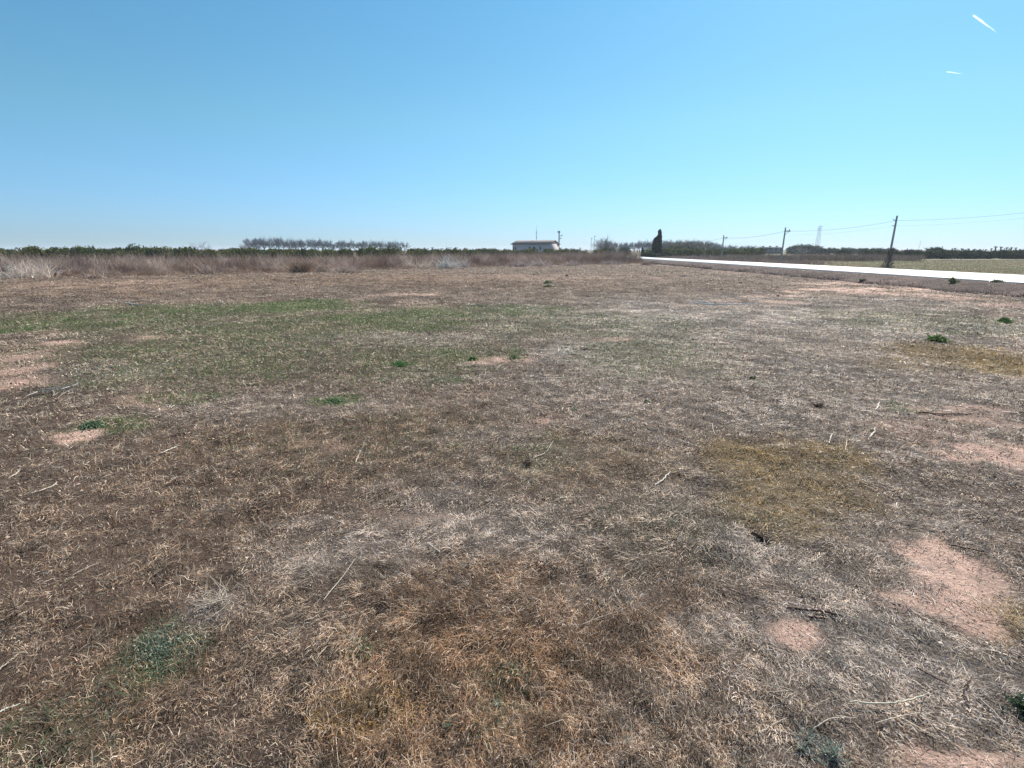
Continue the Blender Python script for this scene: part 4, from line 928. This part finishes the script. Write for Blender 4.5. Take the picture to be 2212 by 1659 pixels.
# ------------------------------------------------------------------ telephone line along the road
poles = [(2357, 567, 34.0, None), (1938, 466, 51.0, 1921), (1697, 491.5, 68.0, 1690.5), (1563.5, 508, 88.0, 1561.5), (1483, 517, 117.0, 1482)]
tops = []
for i, (ut, vt, D, ub) in enumerate(poles):
    if i == 0: B = np.array([37.2, 34.0, 0]); Tt = np.array([37.5, 34.0, 5.05])
    else:
        Tt = np.array(at(ut, vt, D)); B = np.array([Tt[0] - (.10 if i in (1, 2) else 0), D, 0.0])
    tops.append(Tt)
    if i == 4: B = B * 1
    labs = ['weathered telephone pole just outside the right edge', 'nearest leaning telephone pole with creeper at its foot', 'telephone pole with a small crossarm in the middle of the line', 'telephone pole standing in front of the far orchard', 'farthest telephone pole of the line beside the road']
    if i in (0, 4): 
        if i == 4: continue
    e = link('telephone_pole', None, loc=B); tag(e, labs[i], 'pole')
    a_ = Acc(); d_ = Tt - B; a_.path([(0, 0, -.2), tuple(d_ * .5), tuple(d_)], np.array([.105, .09, .075]), [.5] * 3, 9); link('post', a_.mesh('post', m_conc, True), e)
    if i in (2, 3, 0):
        a_ = Acc(); a_.box(d_[0] + .05, d_[0] + .62, -.05, .05, d_[2] - .48, d_[2] - .36, [.5] * 3)
        a_.path([(d_[0] + .08, 0, d_[2] - .8), (d_[0] + .5, 0, d_[2] - .47)], [.025, .025], [.5] * 3, 5); arm = link('crossarm', a_.mesh('crossarm', m_conc), e)
        a_ = Acc()
        a_.path([(d_[0] + .52, 0, d_[2] - .37), (d_[0] + .52, 0, d_[2] - .2)], [.055, .04], [.5] * 3, 7); link('insulator', a_.mesh('insulator', m_dark), arm)
    else:
        a_ = Acc(); a_.path([(d_[0] - .1, 0, d_[2] - .42), (d_[0] - .28, 0, d_[2] - .36), (d_[0] - .30, 0, d_[2] - .26)], [.03, .03, .03], [.5] * 3, 5); a_.path([(d_[0] - .1, 0, d_[2] - .9), (d_[0] - .3, 0, d_[2] - .84)], [.03, .03], [.5] * 3, 5); link('bracket', a_.mesh('bracket', m_steel), e)
m_wire = flat('cable_sheath', (.05, .055, .06), .6, .1)
def wire(A, Bq, sag, r_, lb, gp=None):
    tt = np.linspace(0, 1, 30); Q = A[None] * (1 - tt[:, None]) + Bq[None] * tt[:, None]; Q[:, 2] -= sag * 4 * tt * (1 - tt)
    a_ = Acc(); o0 = Q[0].copy(); a_.path(Q - o0, [r_] * 30, [.5] * 3, 4); tag(link('overhead_wire', a_.mesh('overhead_wire', m_wire), loc=o0), lb, 'wire', gp)
off = np.array([.1, 0, -.42]); names = ['from the right edge to the nearest pole', 'between the nearest pole and the next one', 'between the second and third poles', 'running left from the third pole toward the cypress']
for i in range(4):
    wire(tops[i] + off, tops[i + 1] + off, .30, .010 if i < 2 else .013, 'thick upper telephone cable ' + names[i])
for i in range(2):
    wire(tops[i] + np.array([-.1, 0, -.9]), tops[i + 1] + np.array([-.1, 0, -.9]), .22, .004, 'thin lower wire ' + names[i])
# creeper at the nearest pole's foot
Bp = np.array([tops[1][0] - .1, 51.0]); a_ = Acc(); n = 900
z = rng.random(n) ** 1.6 * 1.7; rr = (.12 + .42 * np.exp(-z * 1.6)) * np.sqrt(rng.random(n)); an = rng.uniform(0, 6.28, n); e0 = rng.uniform(.2, 1.5, n)
a_.blades(np.stack([rr * np.cos(an) - .15 * np.exp(-z * 2), rr * np.sin(an) - .1, z], 1), an, rng.uniform(.1, .3, n), e0, e0 - rng.uniform(0, .8, n), np.full(n, .022), cvar([.10, .068, .06], n, .4, .08))
tag(link('dead_creeper', a_.mesh('dead_creeper', m_scrub), loc=(Bp[0], Bp[1], 0)), 'dark dead creeper around the foot of the nearest pole', 'creeper')
# lattice tower beyond the road
ut, vt, D = 1771.5, 488.5, 200.0; Tt = at(ut, vt, D); Xb = Tt[0]; Ht = Tt[2]
e = link('lattice_pylon', None, loc=(Xb, D, 0)); tag(e, 'narrow steel lattice power pylon beyond the road', 'pylon')
for sx, sy in ((-1, -1), (1, -1), (1, 1), (-1, 1)):
    a_ = Acc(); a_.path([(sx * .62, sy * .62, 0), (sx * .32, sy * .32, Ht - .3)], [.05, .04], [.5] * 3, 4); link('leg', a_.mesh('leg', m_steel), e)
a_ = Acc(); nb_ = 12
for k in range(nb_):
    z0, z1 = Ht * k / nb_, Ht * (k + 1) / nb_ - .3 * (k == nb_ - 1); w0 = .62 - .3 * z0 / Ht; w1 = .62 - .3 * z1 / Ht; s_ = 1 if k % 2 else -1
    for (ax, ay, bx, by) in ((-1, -1, 1, -1), (1, -1, 1, 1), (1, 1, -1, 1), (-1, 1, -1, -1)):
        if s_ < 0: ax, ay, bx, by = bx, by, ax, ay
        a_.prisms([[ax * w0, ay * w0, z0]], [[bx * w1, by * w1, z1]], .013, .013, [.5] * 3, 3)
br = link('bracing', a_.mesh('bracing', m_steel), e)
a_ = Acc(); a_.box(-.85, .75, -.06, .06, Ht - 1.0, Ht - .88, [.5] * 3); link('crossarm', a_.mesh('crossarm', m_steel), e)
a_ = Acc(); a_.box(-.5, 1.0, -.06, .06, Ht - .12, Ht, [.5] * 3)
for xx in (-.4, .1, .8): a_.path([(xx, 0, Ht), (xx, 0, Ht + .22)], [.05, .04], [.5] * 3, 5)
link('crossarm', a_.mesh('crossarm', m_steel), e)
# faint thin pole above the hedge
X_, Y_, zt = at(1989.5, 521, 230); e = link('thin_pole', None, loc=(X_ - .6, Y_, 0)); tag(e, 'faint thin pole with a forked head above the right hedge', 'pole')
a_ = Acc(); a_.path([(0, 0, 0), (.6, 0, zt)], [.07, .05], [.5] * 3, 5); link('post', a_.mesh('post', m_steel), e)
a_ = Acc(); a_.path([(.1, 0, zt - .1), (.6, 0, zt - .3), (1.1, 0, zt - .05)], [.05] * 3, [.5] * 3, 5); link('crossarm', a_.mesh('crossarm', m_steel), e)

# ------------------------------------------------------------------ contrails
m_con, t, bs = new_mat('ice_trail'); t.nodes.remove(bs)
pv = t.nodes.new('ShaderNodeVolumePrincipled'); pv.inputs['Color'].default_value = (.97, 1, 1, 1); pv.inputs['Density'].default_value = .010; pv.inputs['Anisotropy'].default_value = .6
t.links.new(pv.outputs['Volume'], t.nodes['Material Output'].inputs['Volume'])
def contrail(p, q, w0, w1, lb):
    D = 9000.0; A = np.array(at(*p, D)); B = np.array(at(*q, D * 1.04)); n = 26
    tt = np.linspace(0, 1, n); Q = A[None] * (1 - tt[:, None]) + B[None] * tt[:, None]; Q += rng.normal(0, 1.2, Q.shape)
    k = D / F; rad = np.interp(tt, [0, .06, .35, .8, 1], [.3, .9, 1, .6, .05]) * k * (w0 * (1 - tt) + w1 * tt) / 2.8 * rng.uniform(.92, 1.08, n)
    a_ = Acc(); a_.path(Q - A, rad, [1] * 3, 8); tag(link('contrail', a_.mesh('contrail', m_con, True), loc=A), lb, 'contrail')
contrail((2101, 32), (2157, 73), 6, 4, 'short bright contrail near the upper right corner')
contrail((2044, 155), (2082, 160), 3.2, 2.2, 'faint level contrail below the bright one')

# ------------------------------------------------------------------ air
HAZE = 0.00040
m_haze, t, bs = new_mat('pale_air'); t.nodes.remove(bs)
pv = t.nodes.new('ShaderNodeVolumePrincipled'); pv.inputs['Color'].default_value = (.80, .90, 1.0, 1); pv.inputs['Density'].default_value = HAZE; pv.inputs['Anisotropy'].default_value = .2
t.links.new(pv.outputs['Volume'], t.nodes['Material Output'].inputs['Volume'])
a_ = Acc(); a_.box(-7000, 7000, -7000, 7000, -1.6, 14.0, [1] * 3)
link('haze', a_.mesh('haze', m_haze), kind='stuff')
